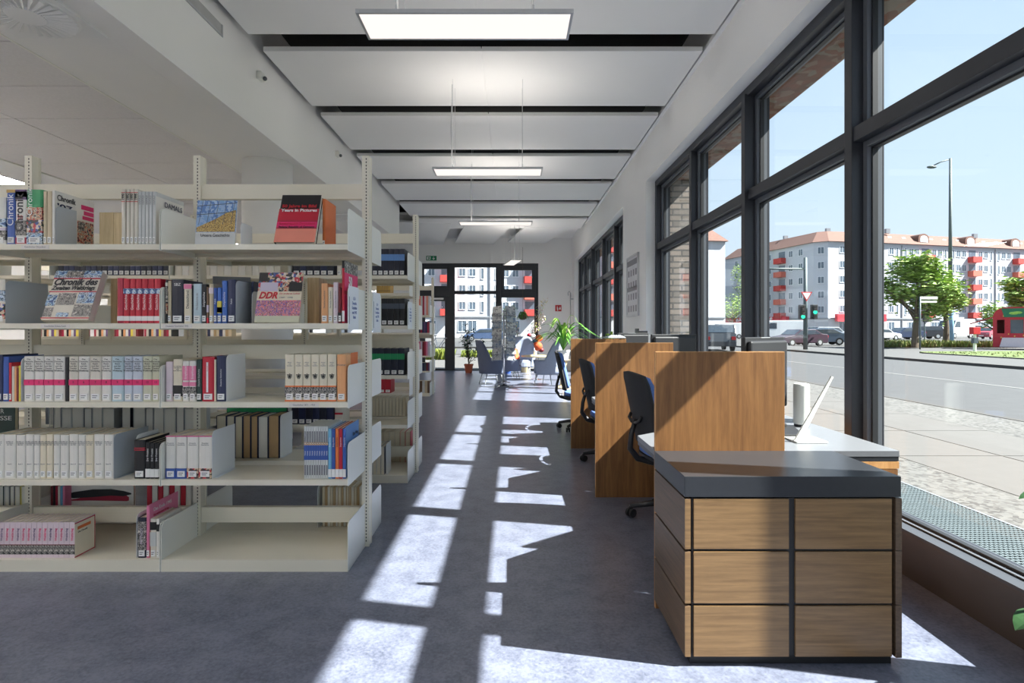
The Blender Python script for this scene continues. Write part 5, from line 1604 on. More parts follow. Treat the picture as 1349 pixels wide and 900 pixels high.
# ------------------------------------------------------------------ plants
def strap_leaves(q, c, n, ln, wd, rise, seed, mi=0, droop=1.0):
    rg = random.Random(seed)
    for i in range(n):
        a = 2*PI*i/n+rg.uniform(-0.3, 0.3)
        L = ln*rg.uniform(0.7, 1.1)
        up = rise*rg.uniform(0.5, 1.15)
        pts = []
        m = 9
        for k in range(m+1):
            t = k/m
            d = L*t*(0.45+0.55*t)
            z = up*math.sin(min(1.0, t*1.05)*PI*0.72)*1.0-droop*0.35*L*max(0, t-0.45)**1.5
            pts.append((c[0]+math.cos(a)*d, c[1]+math.sin(a)*d, c[2]+z))
        vs, fs = [], []
        sx, sy = -math.sin(a), math.cos(a)
        for k, p in enumerate(pts):
            t = k/m
            w_ = wd*(math.sin(PI*min(1, 0.12+t*0.88))**0.7)*(1 if t < 0.98 else 0.2)
            vs += [(p[0]-sx*w_/2, p[1]-sy*w_/2, p[2]+w_*0.18), (p[0], p[1], p[2]), (p[0]+sx*w_/2, p[1]+sy*w_/2, p[2]+w_*0.18)]
        for k in range(m):
            b_ = 3*k
            fs += [(b_, b_+1, b_+4, b_+3), (b_+1, b_+2, b_+5, b_+4)]
        q.add(vs, fs, mi)
def pot(r, x, y, z, rad, h, m):
    MB().lathe([(rad*0.72, z), (rad*0.95, z+h*0.82), (rad*1.04, z+h*0.83), (rad*1.06, z+h), (rad*0.96, z+h), (rad*0.92, z+h*0.9)], (x, y), 28).build('pot', m, r)
    MB().lathe([(rad*0.9, z+h*0.88), (rad*0.9, z+h*0.905)], (x, y), 20).build('soil', M_soil, r)
def leaf_blade(q, p, a, tilt, L, W, mi=0):
    """one flat pointed leaf with a folded midrib"""
    M = T(*p) @ RZ(a) @ RY(-tilt)
    vs, fs = [], []
    m = 6
    for k in range(m+1):
        t = k/m
        w_ = W*math.sin(PI*min(1, 0.06+t*0.94))**0.8
        z = -0.25*L*t*t
        vs += [(L*t, -w_/2, z+w_*0.15), (L*t, 0, z), (L*t, w_/2, z+w_*0.15)]
    for k in range(m):
        b_ = 3*k
        fs += [(b_, b_+1, b_+4, b_+3), (b_+1, b_+2, b_+5, b_+4)]
    q.add(vs, fs, mi, M)
# terracotta pot by the door
r = thing('potted_shrub', 'dark leaved shrub in a terracotta pot on the floor before the end glass wall', 'potted plant', (-1.29, 17.5, 0))
pot(r, -1.29, 17.5, 0.0, 0.135, 0.27, M_terra)
rg = random.Random(3)
st, lf = MB(), MB()
for k in range(9):
    a = rg.uniform(0, 2*PI)
    tx, ty, tz = 0.22*math.cos(a)*rg.uniform(0.5, 1.3), 0.18*math.sin(a), rg.uniform(0.75, 1.25)
    if k == 0: tx, ty, tz = 0.42, -0.05, 0.72
    if k == 1: tx, ty, tz = 0.5, 0.0, 0.42
    pts = [(-1.29, 17.5, 0.24)]
    for j in range(1, 7):
        t = j/6
        pts.append((-1.29+tx*t**1.4+rg.uniform(-0.015, 0.015), 17.5+ty*t, 0.24+(tz)*t))
    st.tube(pts, [0.010-0.001*j for j in range(7)], 6)
    for j in range(2, 7):
        for _ in range(9 if j > 3 else 3):
            p = pts[j]
            leaf_blade(lf, (p[0]+rg.uniform(-.05, .05), p[1]+rg.uniform(-.05, .05), p[2]+rg.uniform(-.06, .05)), rg.uniform(0, 2*PI), rg.uniform(-0.4, 0.9), rg.uniform(0.08, 0.14), 0.05)
st.build('stem', M_bark, r)
lf.build('foliage', M_leafdark, r)
# arching green plant on a pedestal near the corner
r = thing('arching_plant', 'large arching bright green strap leaved plant in front of the white wall at the windows', 'potted plant', (1.16, 12.9, 0))
MB().lathe([(0.17, 0), (0.17, 0.03), (0.07, 0.08), (0.055, 0.45), (0.10, 0.60), (0.16, 0.64)], (1.16, 12.9), 28).build('pedestal', M_lightwood, r, smooth=False)
pot(r, 1.16, 12.9, 0.642, 0.15, 0.22, M_plate)
q = MB(); strap_leaves(q, (1.16, 12.9, 0.84), 30, 0.85, 0.048, 0.58, 4, 0); strap_leaves(q, (1.16, 12.9, 0.84), 12, 0.5, 0.045, 0.75, 9, 1)
q.build('foliage', [M_leaf, M_leafbright], r)
r = thing('corner_plant', 'small green plant on the desk end by the second window band', 'potted plant', (1.56, 8.6, 0.0))
pot(r, 1.56, 9.0, 0.001, 0.13, 0.8, M_plate)
q = MB(); strap_leaves(q, (1.56, 9.0, 0.75), 16, 0.32, 0.04, 0.5, 14, 0); q.build('foliage', [M_leafbright], r)
# tall spiky plant behind the magazine stand
r = thing('spiky_plant', 'tall spiky plant in a blue pot rising behind the magazine stand', 'potted plant', (-0.14, 17.3, 0))
pot(r, -0.14, 17.3, 0.0, 0.17, 0.34, C['blue'])
MB().tube([(-0.14, 17.3, 0.3), (-0.12, 17.3, 0.9), (-0.10, 17.3, 1.45)], [0.022, 0.018, 0.014], 8).build('stem', M_bark, r, smooth=True)
q = MB(); strap_leaves(q, (-0.10, 17.3, 1.42), 34, 0.42, 0.03, 0.55, 21, 0, 1.3); strap_leaves(q, (-0.12, 17.3, 1.0), 14, 0.4, 0.03, 0.35, 22, 1, 1.5)
q.build('foliage', [M_leaf, M_leafdark], r)
# hanging plant in the right end pane
r = thing('hanging_plant', 'green plant hanging from above in the right pane of the end wall', 'hanging plant', (0.36, 18.1, 1.5))
MB().lathe([(0.06, 1.62), (0.11, 1.66), (0.12, 1.78)], (0.36, 18.1), 20).build('pot', M_bark, r, smooth=False)
MB().tube([(0.36, 18.1, 1.78), (0.36, 18.1, 3.9)], 0.004, 5).build('cord', M_bark, r)
q = MB(); strap_leaves(q, (0.36, 18.1, 1.76), 26, 0.24, 0.035, 0.12, 31, 0, 7.0); q.build('foliage', [M_leaf], r)
# bare blossoming branches in the right end pane
r = thing('branch_arrangement', 'tall loose branches with pale blossoms in front of the right end pane', 'branches', (0.4, 17.7, 0))
MB().lathe([(0.12, 0), (0.17, 0.2), (0.13, 0.5), (0.10, 0.55)], (0.42, 17.7), 24).build('floor_vase', M_lightwood, r)
rg = random.Random(8)
br, bl = MB(), MB()
for k in range(16):
    a = rg.uniform(-0.6, 0.6)+ (0 if k % 2 else PI)
    L = rg.uniform(0.9, 1.75)
    pts = []
    for j in range(8):
        t = j/7
        pts.append((0.42+math.cos(a)*0.62*t**1.3*rg.uniform(0.85, 1.1), 17.7+0.15*math.sin(a)*t, 0.5+L*t))
    br.tube(pts, [0.007-0.0007*j for j in range(8)], 5)
    for j in range(2, 8):
        for _ in range(7):
            p = pts[j]
            leaf_blade(bl, (p[0]+rg.uniform(-.08, .08), p[1]+rg.uniform(-.05, .05), p[2]+rg.uniform(-.1, .1)), rg.uniform(0, 2*PI), rg.uniform(-0.6, 0.9), rg.uniform(0.04, 0.08), 0.032, rg.choice((0, 0, 1, 2)))
br.build('branch', M_bark, r)
bl.build('blossom', [mat('blossom_pale', srgb(232, 206, 204), 0.7), M_leafbright, mat('blossom_yellow', srgb(222, 204, 128), 0.7)], r)
# colourful balloon bunch by the window post
r = thing('paper_decoration', 'bunch of orange, green and white round paper decorations near the right end pane', 'decoration', (0.70, 17.3, 0.8))
q = MB()
MB().tube([(0.70, 17.3, 0.0), (0.70, 17.3, 0.9)], 0.012, 8).build('rod', M_steel, r)
MB().lathe([(0.12, 0.0), (0.12, 0.015)], (0.70, 17.3), 20).build('foot_disc', M_steel, r)
rg = random.Random(2)
for k, (dx, dz, rr, nm) in enumerate(((0.08, 0.02, 0.15, 'orange'), (-0.14, 0.12, 0.10, 'green'), (0.14, 0.26, 0.11, 'orange2'), (-0.05, 0.30, 0.09, 'white'), (-0.16, 0.34, 0.07, 'red'), (0.02, -0.16, 0.10, 'white'), (-0.12, -0.08, 0.08, 'slate'), (0.2, -0.1, 0.08, 'darkred'), (0.0, 0.16, 0.07, 'blue'))):
    m_ = {'orange': M_orange, 'orange2': M_orange}.get(nm) or C[nm]
    MB().ball((0.70+dx, 17.3+0.05*(k % 3-1), 0.80+dz), (rr, rr, rr*0.9), 18).build('paper_ball', m_, r, smooth=True)
# big leaved plant cut by the right picture edge
r = thing('large_leaf_plant', 'broad leaved green plant cut by the right picture edge beside the sill', 'potted plant', (1.93, 1.80, 0))
pot(r, 1.93, 1.80, 0.0, 0.13, 0.24, M_plate)
st, lf = MB(), MB()
def stemleaf(tip, tilt, a, L, W):
    st.tube([(1.93, 1.80, 0.2), (1.93+(tip[0]-1.93)*0.4, 1.80+(tip[1]-1.80)*0.4, 0.2+(tip[2]-0.2)*0.7), tip], 0.006, 6)
    leaf_blade(lf, tip, a, tilt, L, W)
stemleaf((1.685, 1.80, 0.80), 0.1, math.radians(172), 0.09, 0.06)
stemleaf((1.69, 1.82, 0.42), -0.1, math.radians(188), 0.12, 0.085)
stemleaf((1.84, 1.84, 0.62), 0.2, math.radians(40), 0.16, 0.12)
stemleaf((1.86, 1.92, 0.5), 0.2, math.radians(80), 0.15, 0.11)
st.build('stem', M_leafdark, r); lf.build('foliage', M_leafdark, r)
# ------------------------------------------------------------------ outside: ground
M_asphalt = mat('asphalt', srgb(68, 69, 71), 0.9, var=0.08, scale=3)
M_asphaltlight = mat('old_asphalt', srgb(80, 80, 80), 0.9, var=0.07, scale=2)
M_slab = mat('paving_slab', srgb(90, 88, 86), 0.9, var=0.04, scale=6)
M_slabjoint = mat('slab_joint', srgb(74, 72, 69), 0.9)
M_cobble = mat_steps('cobble_strip', [srgb(66, 65, 64), srgb(94, 93, 91), srgb(98, 97, 95), srgb(88, 87, 85), srgb(100, 99, 96), srgb(80, 79, 77)], 26, 0.9, 'cells')
M_kerb = mat('kerb_stone', srgb(72, 70, 68), 0.9, var=0.08)
M_line = mat('road_line', srgb(112, 112, 110), 0.8)
M_grasslawn = mat('lawn', srgb(88, 102, 52), 0.95, var=0.3, scale=2.5)
M_pole = mat('painted_pole', srgb(84, 96, 98), 0.6, var=0.04)
M_weed = mat('weeds', srgb(98, 116, 54), 0.9, var=0.4, scale=4)
M_weed2 = mat('dry_weeds', srgb(128, 120, 72), 0.9, var=0.3, scale=4)
struct('ground', MB().box(-120, 220, -60, 240, -0.4, -0.06), M_asphaltlight)
struct('road', MB().box(7.4, 17.0, -60, 240, -0.06, -0.02), M_asphalt)
struct('road_marking', MB().box(11.5, 11.62, -60, 240, -0.02, -0.015), M_line)
q = MB()
q.box(4.0, 6.2, -40, 60, -0.06, 0.0, 1)
for i in range(-14, 40):
    for j in range(2):
        q.box(4.01+1.1*j, 5.09+1.1*j, i*1.5+0.01, i*1.5+1.49, -0.05, 0.004, 0)
struct('pavement_slabs', q, [M_slab, M_slabjoint])
struct('pavement_cobbles', MB().box(3.38, 4.0, -40, 60, -0.06, 0.003).box(6.2, 7.28, -40, 60, -0.06, 0.003), M_cobble)
struct('kerb', MB().box(7.28, 7.4, -40, 60, -0.06, 0.01).box(17.0, 17.16, -60, 60, -0.06, 0.08), M_kerb)
struct('pavement_far', MB().box(17.16, 21.6, -60, 60, -0.06, 0.06), M_asphaltlight)
struct('pavement_end', MB().box(-20, 3.38, 18.9, 30, -0.06, 0.0), M_slab)
struct('road_end', MB().box(-60, 7.3, 42, 62, -0.06, -0.02), M_asphalt)
struct('kerb_end', MB().box(-60, 7.3, 41.8, 42, -0.06, 0.06).box(-60, 7.3, 30, 30.15, -0.06, 0.03), M_kerb)
# metal grating along the facade
r = thing('floor_grating', 'galvanized steel grating strip outside along the window', 'grating', (3.0, 3, 0))
q = MB()
for k in range(25):
    x = 2.68+0.0285*k
    q.box(x, x+0.006, -2.5, 12, -0.02, 0.0)
for k in range(300):
    y = -2.0+0.036*k
    q.box(2.68, 3.37, y, y+0.011, -0.02, 0.001)
q.build('grating_bars', mat('galvanized', (0.17, 0.205, 0.215), 0.5, 0.3), r)
MB().box(3.36, 3.38, -2.5, 12, -0.02, 0.004).box(2.66, 2.68, -2.5, 12, -0.02, 0.004).build('frame', M_steel, r)
struct('shaft_base', MB().box(2.66, 3.38, -2.5, 12, -0.059, -0.055), mat('shaft_grey', (0.13, 0.15, 0.16), 0.9))

# lawn island and weed strips
struct('lawn', MB().prism([(21.6, -30), (60, -30), (60, 30), (30, 33), (22.5, 31.8), (21.6, 30)], -0.06, 0.10, 'z'), M_grasslawn)
struct('kerb_lawn', MB().box(21.5, 21.6, -30, 30.2, -0.06, 0.11), M_kerb)
def tufts(q, x0, x1, y0, y1, n, h, rg, dense=1):
    for _ in range(n):
        x, y = rg.uniform(x0, x1), rg.uniform(y0, y1)
        hh = h*rg.uniform(0.5, 1.2)
        for k in range(3):
            a = rg.uniform(0, 2*PI); w_ = 0.05*rg.uniform(0.6, 1.6)
            dx, dy = math.cos(a), math.sin(a)
            q.add([(x-dy*w_, y+dx*w_, 0.0), (x+dy*w_, y-dx*w_, 0.0), (x+dx*hh*0.4, y+dy*hh*0.4, hh)], [(0, 1, 2)], rg.choice((0, 0, 1)))
rg = random.Random(4)
q = MB()
tufts(q, 26, 33, 42.8, 45, 1500, 0.5, rg); tufts(q, 33.5, 38.5, 43, 45, 1100, 0.45, rg)
tufts(q, 21.7, 30, 24, 31, 700, 0.15, rg)
o = q.build('roadside_weeds', [M_weed, M_weed2]); tag(o, 'strip of tall roadside weeds beyond the lawn island', 'weeds', None, 'stuff')
q = MB()
tufts(q, -4.6, -2.6, 25.0, 26.2, 1000, 0.42, rg)
tufts(q, -2.4, 3.0, 27.5, 28.4, 900, 0.3, rg)
o = q.build('pavement_weeds', [mat('bright_weeds', srgb(140, 150, 60), 0.9, var=0.3), M_weed]); tag(o, 'bright low greenery outside the glazed door', 'greenery', None, 'stuff')

# ------------------------------------------------------------------ apartment blocks
M_render = mat('white_render', srgb(184, 187, 194), 0.9, var=0.02, scale=0.6)
M_renderbase = mat('base_render', srgb(186, 186, 190), 0.9, var=0.03, scale=0.6)
M_rooftile = mat('roof_tiles', srgb(112, 82, 72), 0.9, var=0.12, scale=3, stretch=(1, 1, 6))
M_winframe = mat('window_white', srgb(220, 222, 226), 0.6)
M_windark = mat('window_dark', srgb(84, 98, 112), 0.15, spec=0.8, var=0.3, scale=0.7)
M_balc = mat('balcony_red', srgb(180, 58, 52), 0.7, var=0.05)
M_balc2 = mat('balcony_coral', srgb(196, 102, 84), 0.7, var=0.05)
M_pipe = mat('drain_pipe', srgb(140, 144, 150), 0.6)
WM = {}
def win_mesh(w, h):
    k = (w, h)
    if k not in WM:
        q = MB()
        q.box(-w/2, w/2, -0.10, 0.02, 0, 0.09).box(-w/2, w/2, -0.06, 0.02, h-0.08, h)
        q.box(-w/2, -w/2+0.08, -0.06, 0.02, 0.09, h-0.08).box(w/2-0.08, w/2, -0.06, 0.02, 0.09, h-0.08)
        p = MB().box(-w/2+0.08, w/2-0.08, -0.02, 0.03, 0.09, h-0.08)
        if w > 1.0: q.box(-0.03, 0.03, -0.05, 0.02, 0.09, h-0.08)
        WM[k] = (q.mesh('window', M_winframe), p.mesh('pane', M_windark))
    return WM[k]
def place(me, nm, M, parent):
    o = bpy.data.objects.new(nm, me)
    COL.objects.link(o)
    o.location = M.to_translation(); o.rotation_euler = M.to_euler()
    adopt(o, parent)
    return o
BC = [0]
def facade(r, A, B, start, pitch, z0, fl, nfl, offs, balc=True, x_lim=None, ground=True):
    """windows, balconies and pipes along the wall from A to B (outside is on the right hand when walking A to B is the viewer side)"""
    A, B = Vector((A[0], A[1])), Vector((B[0], B[1]))
    d = (B-A); L = d.length; d.normalize()
    ang = math.atan2(d.y, d.x)
    def F(s, z): return T(A.x+d.x*s, A.y+d.y*s, z) @ RZ(ang)
    s0 = start
    while s0 < L:
        for (o_, kind) in offs:
            s = s0+o_*pitch
            if s < 0.8 or s > L-0.8: continue
            if x_lim and not (x_lim[0] <= s <= x_lim[1]): continue
            if kind == 'p':
                if BC[0] < 90: MB().tube([F(s, 0.2) @ Vector((0, -0.1, 0)), F(s, z0+fl*nfl-0.1) @ Vector((0, -0.1, 0))], 0.09, 6).build('drain_pipe', M_pipe, r)
                continue
            for k in range(nfl):
                z = z0+k*fl
                if kind == 'b':
                    if not balc: continue
                    M = F(s, z)
                    b_ = MB().box(-1.15, 1.15, -1.15, 0.0, -0.15, 0.95, M=M).build('balcony', M_balc if k % 2 == 0 else M_balc2, r)
                    MB().box(-0.9, 0.9, -0.03, 0.02, 1.0, 2.3, M=M).build('balcony_door', M_windark, b_)
                else:
                    w_, h_, dz = (1.15, 1.35, 0.85) if kind == 'w' else (0.55, 1.9, 0.4)
                    a, b_ = win_mesh(w_, h_)
                    o = place(a, 'window', F(s, z+dz), r)
                    p = bpy.data.objects.new('pane', b_); COL.objects.link(p); p.parent = o
            if ground and kind == 'w':
                a, b_ = win_mesh(1.5, 1.9)
                o = place(a, 'window', F(s, 0.9), r)
                p = bpy.data.objects.new('pane', b_); COL.objects.link(p); p.parent = o
        s0 += pitch
OFF = [(0.0, 'b'), (0.18, 'w'), (0.30, 'w'), (0.42, 'n'), (0.51, 'p'), (0.59, 'n'), (0.70, 'w'), (0.82, 'w')]
def dormer(r, M):
    q = MB()
    pts = [(-1.3, 0), (1.3, 0)]+[(1.3*math.cos(PI*k/8), 1.1+0.9*math.sin(PI*k/8)) for k in range(0, 9)]
    q.prism(pts, -0.3, 1.8, 'y', 0, M=M)
    d = q.build('dormer', M_rooftile, r)
    MB().prism([(-0.9, 0.4), (0.9, 0.4)]+[(0.9*math.cos(PI*k/6), 1.0+0.6*math.sin(PI*k/6)) for k in range(0, 7)], -0.36, -0.3, 'y', 0, M=M).box(-0.9, 0.9, -0.40, -0.36, 0.3, 0.42, M=M).build('dormer_window', M_winframe, d)

# long block with the corner, seen through the big panes
bl = thing('apartment_building', 'long white apartment block with red balconies and tiled roof beyond the junction', 'building', (80, 112, 0), 0, 'white apartment blocks')
fp_ = [(50.5, 137.0), (57.4, 109.5), (59.3, 108.0), (72.1, 110.6), (130.0, 125.2), (127.0, 138.0), (70.0, 124.0), (62.0, 140.0)]
EZ = 17.8
MB().prism(fp_, 3.5, EZ, 'z').build('wall', M_render, bl)
MB().prism([(x, y) for x, y in fp_], -0.1, 3.45, 'z').build('ground_floor_wall', M_renderbase, bl)
ins = [(53.5, 136.5), (59.6, 112.4), (61.0, 111.5), (72.0, 113.8), (129.4, 128.2), (127.6, 135.0), (68.2, 121.0), (60.0, 137.0)]
q = MB()
out = [(50.1, 137.2), (57.0, 109.2), (59.2, 107.5), (72.2, 110.1), (130.4, 124.8), (127.2, 138.5), (69.8, 124.6), (62.2, 140.6)]
n = len(out)
q.add([(x, y, EZ) for x, y in out]+[(x, y, EZ+2.5) for x, y in ins], [tuple(range(n-1, -1, -1)), tuple(range(n, 2*n))]+[(i, (i+1) % n, n+(i+1) % n, n+i) for i in range(n)])
q.build('roof', M_rooftile, bl)
MB().prism([(x+(0.1 if x > 60 else -0.05), y-0.15) for x, y in fp_], 3.3, 3.5, 'z').build('cornice', M_pipe, bl)
facade(bl, (57.4, 109.5), (50.5, 137.0), 0, 1, 3.6, 2.75, 5, []) if False else None
facade(bl, (72.1, 110.6), (130.0, 125.2), 9.2, 11.8, 3.7, 2.78, 5, OFF, x_lim=(0, 34))
facade(bl, (72.1, 110.6), (130.0, 125.2), -2.6, 11.8, 3.7, 2.78, 5, OFF[1:], x_lim=(0, 8.4))
facade(bl, (59.3, 108.0), (72.1, 110.6), 0.0, 5.6, 3.7, 2.78, 5, [(0.55, 'w')], balc=False)
for k in range(5):
    for (px_, py_) in ((58.35, 108.7),):
        a, b_ = win_mesh(1.15, 1.35)
        o = place(a, 'window', T(px_, py_, 4.4+2.78*k) @ RZ(math.atan2(-1.5, 1.9)), bl)
        p = bpy.data.objects.new('pane', b_); COL.objects.link(p); p.parent = o
# receding left face: windows and balconies
facade(bl, (50.5, 137.0), (57.4, 109.5), 0.0, 30.0, 3.7, 2.78, 5, [(0.16, 'w'), (0.30, 'w'), (0.533, 'w'), (0.657, 'b'), (0.743, 'w'), (0.833, 'w')], ground=False)
for s in (2.0, 8.5, 26.5):
    MB().box(-1, 1, 0, 0, 0, 0) if False else None
for s in (9.2-0.2, 9.2+11.8-0.2, 9.2+23.6):
    d_ = Vector((130-72.1, 125.2-110.6)).normalized()
    dormer(bl, T(72.1+d_.x*s, 110.6+d_.y*s+0.6, EZ+0.3) @ RZ(math.atan2(d_.y, d_.x)))
for i in range(14):
    d_ = Vector((130-72.1, 125.2-110.6)).normalized()
    s = 2.0+3.4*i
    MB().box(-0.4, 0.4, -0.15, 0.1, 0, 0.7, M=T(72.1+d_.x*s, 110.6+d_.y*s+1.5, EZ+1.0) @ RZ(math.atan2(d_.y, d_.x)) @ RX(-0.6)).build('roof_window', M_winframe, bl)
for (x, y) in ((74, 113.5), (96, 119.5), (115, 124.5), (62, 113), (58, 122)):
    MB().box(x-0.4, x+0.4, y-0.3, y+0.3, EZ+2.4, EZ+3.3).build('chimney', M_pipe, bl)
# red shop fascias
M_shopred = mat('shop_red', srgb(206, 44, 58), 0.6)
def shop(A, B, z0, z1, words):
    A, B = Vector(A), Vector(B); d_ = B-A; L = d_.length; ang = math.atan2(d_.y, d_.x)
    M = T(A.x, A.y, 0) @ RZ(ang)
    s_ = MB().box(0, L, -0.9, -0.2, z0, z1, M=M).build('shop_fascia', M_shopred, bl)
    text(words, (z1-z0)*0.75, M_whiteink, M @ T(L/2, -0.93, (z0+z1)/2) @ FRONT, s_, 'lettering', fit=L*0.6, bold=0.03)
shop((60.5, 108.1), (71.0, 110.3), 2.8, 4.2, 'APOTHEKE')
shop((50.9, 135.0), (55.8, 115.5), 2.8, 3.9, 'BÄCKEREI CAFÉ')

# block seen through the end wall
b2 = thing('apartment_building', 'white apartment block with red balconies filling the view through the end wall glass', 'building', (0, 97, 0), 0, 'white apartment blocks')
A2, B2 = (-50.0, 88.0), (38.2, 103.0)
fp2 = [A2, B2, (36.2, 114.5), (-52.0, 99.5)]
MB().prism(fp2, 3.5, 17.0, 'z').build('wall', M_render, b2)
MB().prism(fp2, -0.1, 3.45, 'z').build('ground_floor_wall', M_renderbase, b2)
MB().prism([(x, y-0.15) for x, y in fp2], 3.3, 3.5, 'z').build('cornice', M_pipe, b2)
o2 = [(-50.6, 87.3), (38.7, 102.5), (36.6, 115.1), (-52.6, 100.2)]
i2 = [(-48.8, 91.5), (36.2, 106.0), (35.2, 110.8), (-50.0, 96.2)]
MB().add([(x, y, 17.0) for x, y in o2]+[(x, y, 20.0) for x, y in i2], [(3, 2, 1, 0), (4, 5, 6, 7)]+[(i, (i+1) % 4, 4+(i+1) % 4, 4+i) for i in range(4)]).build('roof', M_rooftile, b2)
facade(b2, A2, B2, 40.0-13.95, 13.95, 3.7, 2.75, 5, OFF, x_lim=(22, 78))
for k in range(5):
    a, b_ = win_mesh(1.15, 1.35)
    for s in (0.955,):
        o = place(a, 'window', T(A2[0]+(B2[0]-A2[0])*s, A2[1]+(B2[1]-A2[1])*s, 4.5+2.75*k) @ RZ(math.atan2(15, 88.2)), b2)
        p = bpy.data.objects.new('pane', b_); COL.objects.link(p); p.parent = o
# pale low house in the gap between the blocks
b3 = thing('apartment_building', 'smaller pale house with greenery in the gap between the two blocks', 'building', (52, 160, 0), 0, 'white apartment blocks')
MB().box(52, 70, 150, 165, -0.1, 17.5).build('wall', mat('pale_green_render', srgb(176, 184, 170), 0.9), b3)
MB().prism([(150, 17.5), (165, 17.5), (157.5, 20.0)], 51.5, 70.5, 'x').build('roof', M_rooftile, b3)
for k in range(5):
    for j in range(4):
        a, b_ = win_mesh(1.15, 1.35)
        o = place(a, 'window', T(54.5+4*j, 150, 3.6+2.8*k), b3)
        p = bpy.data.objects.new('pane', b_); COL.objects.link(p); p.parent = o

# ------------------------------------------------------------------ vehicles
M_tyre = mat('tyre', (0.015, 0.015, 0.016), 0.8)
M_carglass = mat('car_glass', srgb(60, 70, 80), 0.1, spec=0.8, var=0.1)
M_lamp = mat('headlight', (0.6, 0.62, 0.65), 0.2)
M_tail = mat('tail_light', srgb(170, 20, 24), 0.3)
def car(kind, x, y, rz, col, label, s=1.0):
    r = thing('car' if kind != 'van' else 'van', label, 'car' if kind != 'van' else 'van', (x, y, -0.02), rz, 'vehicles at the junction')
    M = T(x, y, -0.02) @ RZ(rz) @ Matrix.Diagonal((s, s, s, 1))
    m = mat('car_paint', col, 0.25, spec=0.7, var=0.02)
    if kind == 'sedan':
        W, body = 1.76, [(-2.2, 0.25), (2.2, 0.25), (2.25, 0.55), (2.12, 0.78), (1.15, 0.93), (0.45, 1.40), (-0.95, 1.43), (-1.65, 1.05), (-2.2, 1.0), (-2.28, 0.6)]
        gl = [(0.95, 0.95), (0.42, 1.33), (-0.92, 1.36), (-1.45, 1.02)]
        wh, wr = (-1.38, 1.38), 0.31
    elif kind == 'suv':
        W, body = 1.85, [(-2.2, 0.3), (2.2, 0.3), (2.25, 0.7), (2.1, 0.98), (1.2, 1.08), (0.6, 1.60), (-1.85, 1.62), (-2.15, 1.1), (-2.25, 0.6)]
        gl = [(1.02, 1.10), (0.55, 1.52), (-1.75, 1.54), (-1.95, 1.10)]
        wh, wr = (-1.4, 1.4), 0.36
    else:
        W, body = 2.0, [(-2.8, 0.35), (2.7, 0.35), (2.8, 0.9), (2.55, 1.25), (1.95, 1.45), (1.35, 2.35), (1.0, 2.5), (-2.75, 2.5), (-2.85, 1.0)]
        gl = [(1.85, 1.45), (1.35, 2.18), (0.55, 2.2), (0.55, 1.42)]
        wh, wr = (-1.75, 1.75), 0.36
    b = MB().prism(body, -W/2, W/2, 'y', 0, M=M).build('body', m, r, bevel=0.06*s)
    MB().prism(gl, -W/2-0.012, -W/2+0.02, 'y', 0, M=M).build('side_window', M_carglass, r)
    MB().prism(gl, W/2-0.02, W/2+0.012, 'y', 0, M=M).build('side_window', M_carglass, r)
    # windscreen follows the sloping front, rear window the sloping back
    def screen(p, q_, nm):
        (xa, za), (xb, zb) = p, q_
        nx, nz = (zb-za), -(xb-xa)
        l = math.hypot(nx, nz); nx, nz = nx/l*0.02, nz/l*0.02
        if nz < 0: nx, nz = -nx, -nz
        h = W/2-0.14
        MB().add([(xa+nx, -h, za+nz), (xa+nx, h, za+nz), (xb+nx, h, zb+nz), (xb+nx, -h, zb+nz), (xa-nx, -h, za-nz), (xa-nx, h, za-nz), (xb-nx, h, zb-nz), (xb-nx, -h, zb-nz)],
                 [(0, 1, 2, 3), (7, 6, 5, 4), (0, 4, 5, 1), (1, 5, 6, 2), (2, 6, 7, 3), (3, 7, 4, 0)], 0, M).build(nm, M_carglass, r)
    if kind == 'sedan': screen((1.08, 0.97), (0.52, 1.35), 'windscreen'); screen((-1.6, 1.09), (-1.02, 1.39), 'rear_window')
    elif kind == 'suv': screen((1.12, 1.14), (0.68, 1.53), 'windscreen'); screen((-2.13, 1.15), (-1.9, 1.55), 'rear_window')
    else: screen((1.88, 1.55), (1.42, 2.25), 'windscreen')
    for xx in wh:
        for sy in (-1, 1):
            wq = MB().tube([(xx, sy*(W/2-0.2), wr), (xx, sy*(W/2+0.01), wr)], wr, 20, 0, M).tube([(xx, sy*(W/2+0.011), wr), (xx, sy*(W/2+0.02), wr)], wr*0.58, 14, 1, M)
            wq.build('wheel', [M_tyre, M_alu], r)
    fz = 0.68 if kind != 'van' else 0.95
    fx = 2.2 if kind != 'van' else 2.72
    for sy in (-1, 1):
        MB().box(fx-0.12, fx+0.03, sy*(W/2-0.38), sy*(W/2-0.08), fz-0.07, fz+0.09, M=M).build('headlight', M_lamp, r)
        MB().box(-fx-0.1, -fx+0.1, sy*(W/2-0.3), sy*(W/2-0.06), fz+0.02, fz+0.22, M=M).build('tail_light', M_tail, r)
    MB().box(fx, fx+0.06, -0.26, 0.26, 0.42, 0.53, M=M).build('number_plate', M_whiteink, r)
    return r
def at(px, Y): return wx(px, Y)
R_ = math.radians
car('sedan', at(1052, 46.5), 46.5, R_(195), srgb(64, 50, 60), 'dark plum coloured car behind the traffic light pole', 0.95)
car('sedan', at(1078, 50), 50, R_(170), srgb(88, 100, 116), 'blue grey saloon car right of the traffic light pole')
car('suv', at(1092, 66), 66, R_(5), srgb(150, 154, 160), 'silver estate car behind the blue grey saloon')
car('van', at(1026, 76), 76, R_(172), srgb(226, 228, 230), 'white delivery van left of the traffic light pole')
car('van', at(956, 84), 84, R_(175), srgb(228, 228, 228), 'long white minibus seen through the third pane', 0.92)
car('suv', at(941, 37), 37, R_(80), srgb(60, 64, 70), 'dark car seen from behind just above the nearest divider')
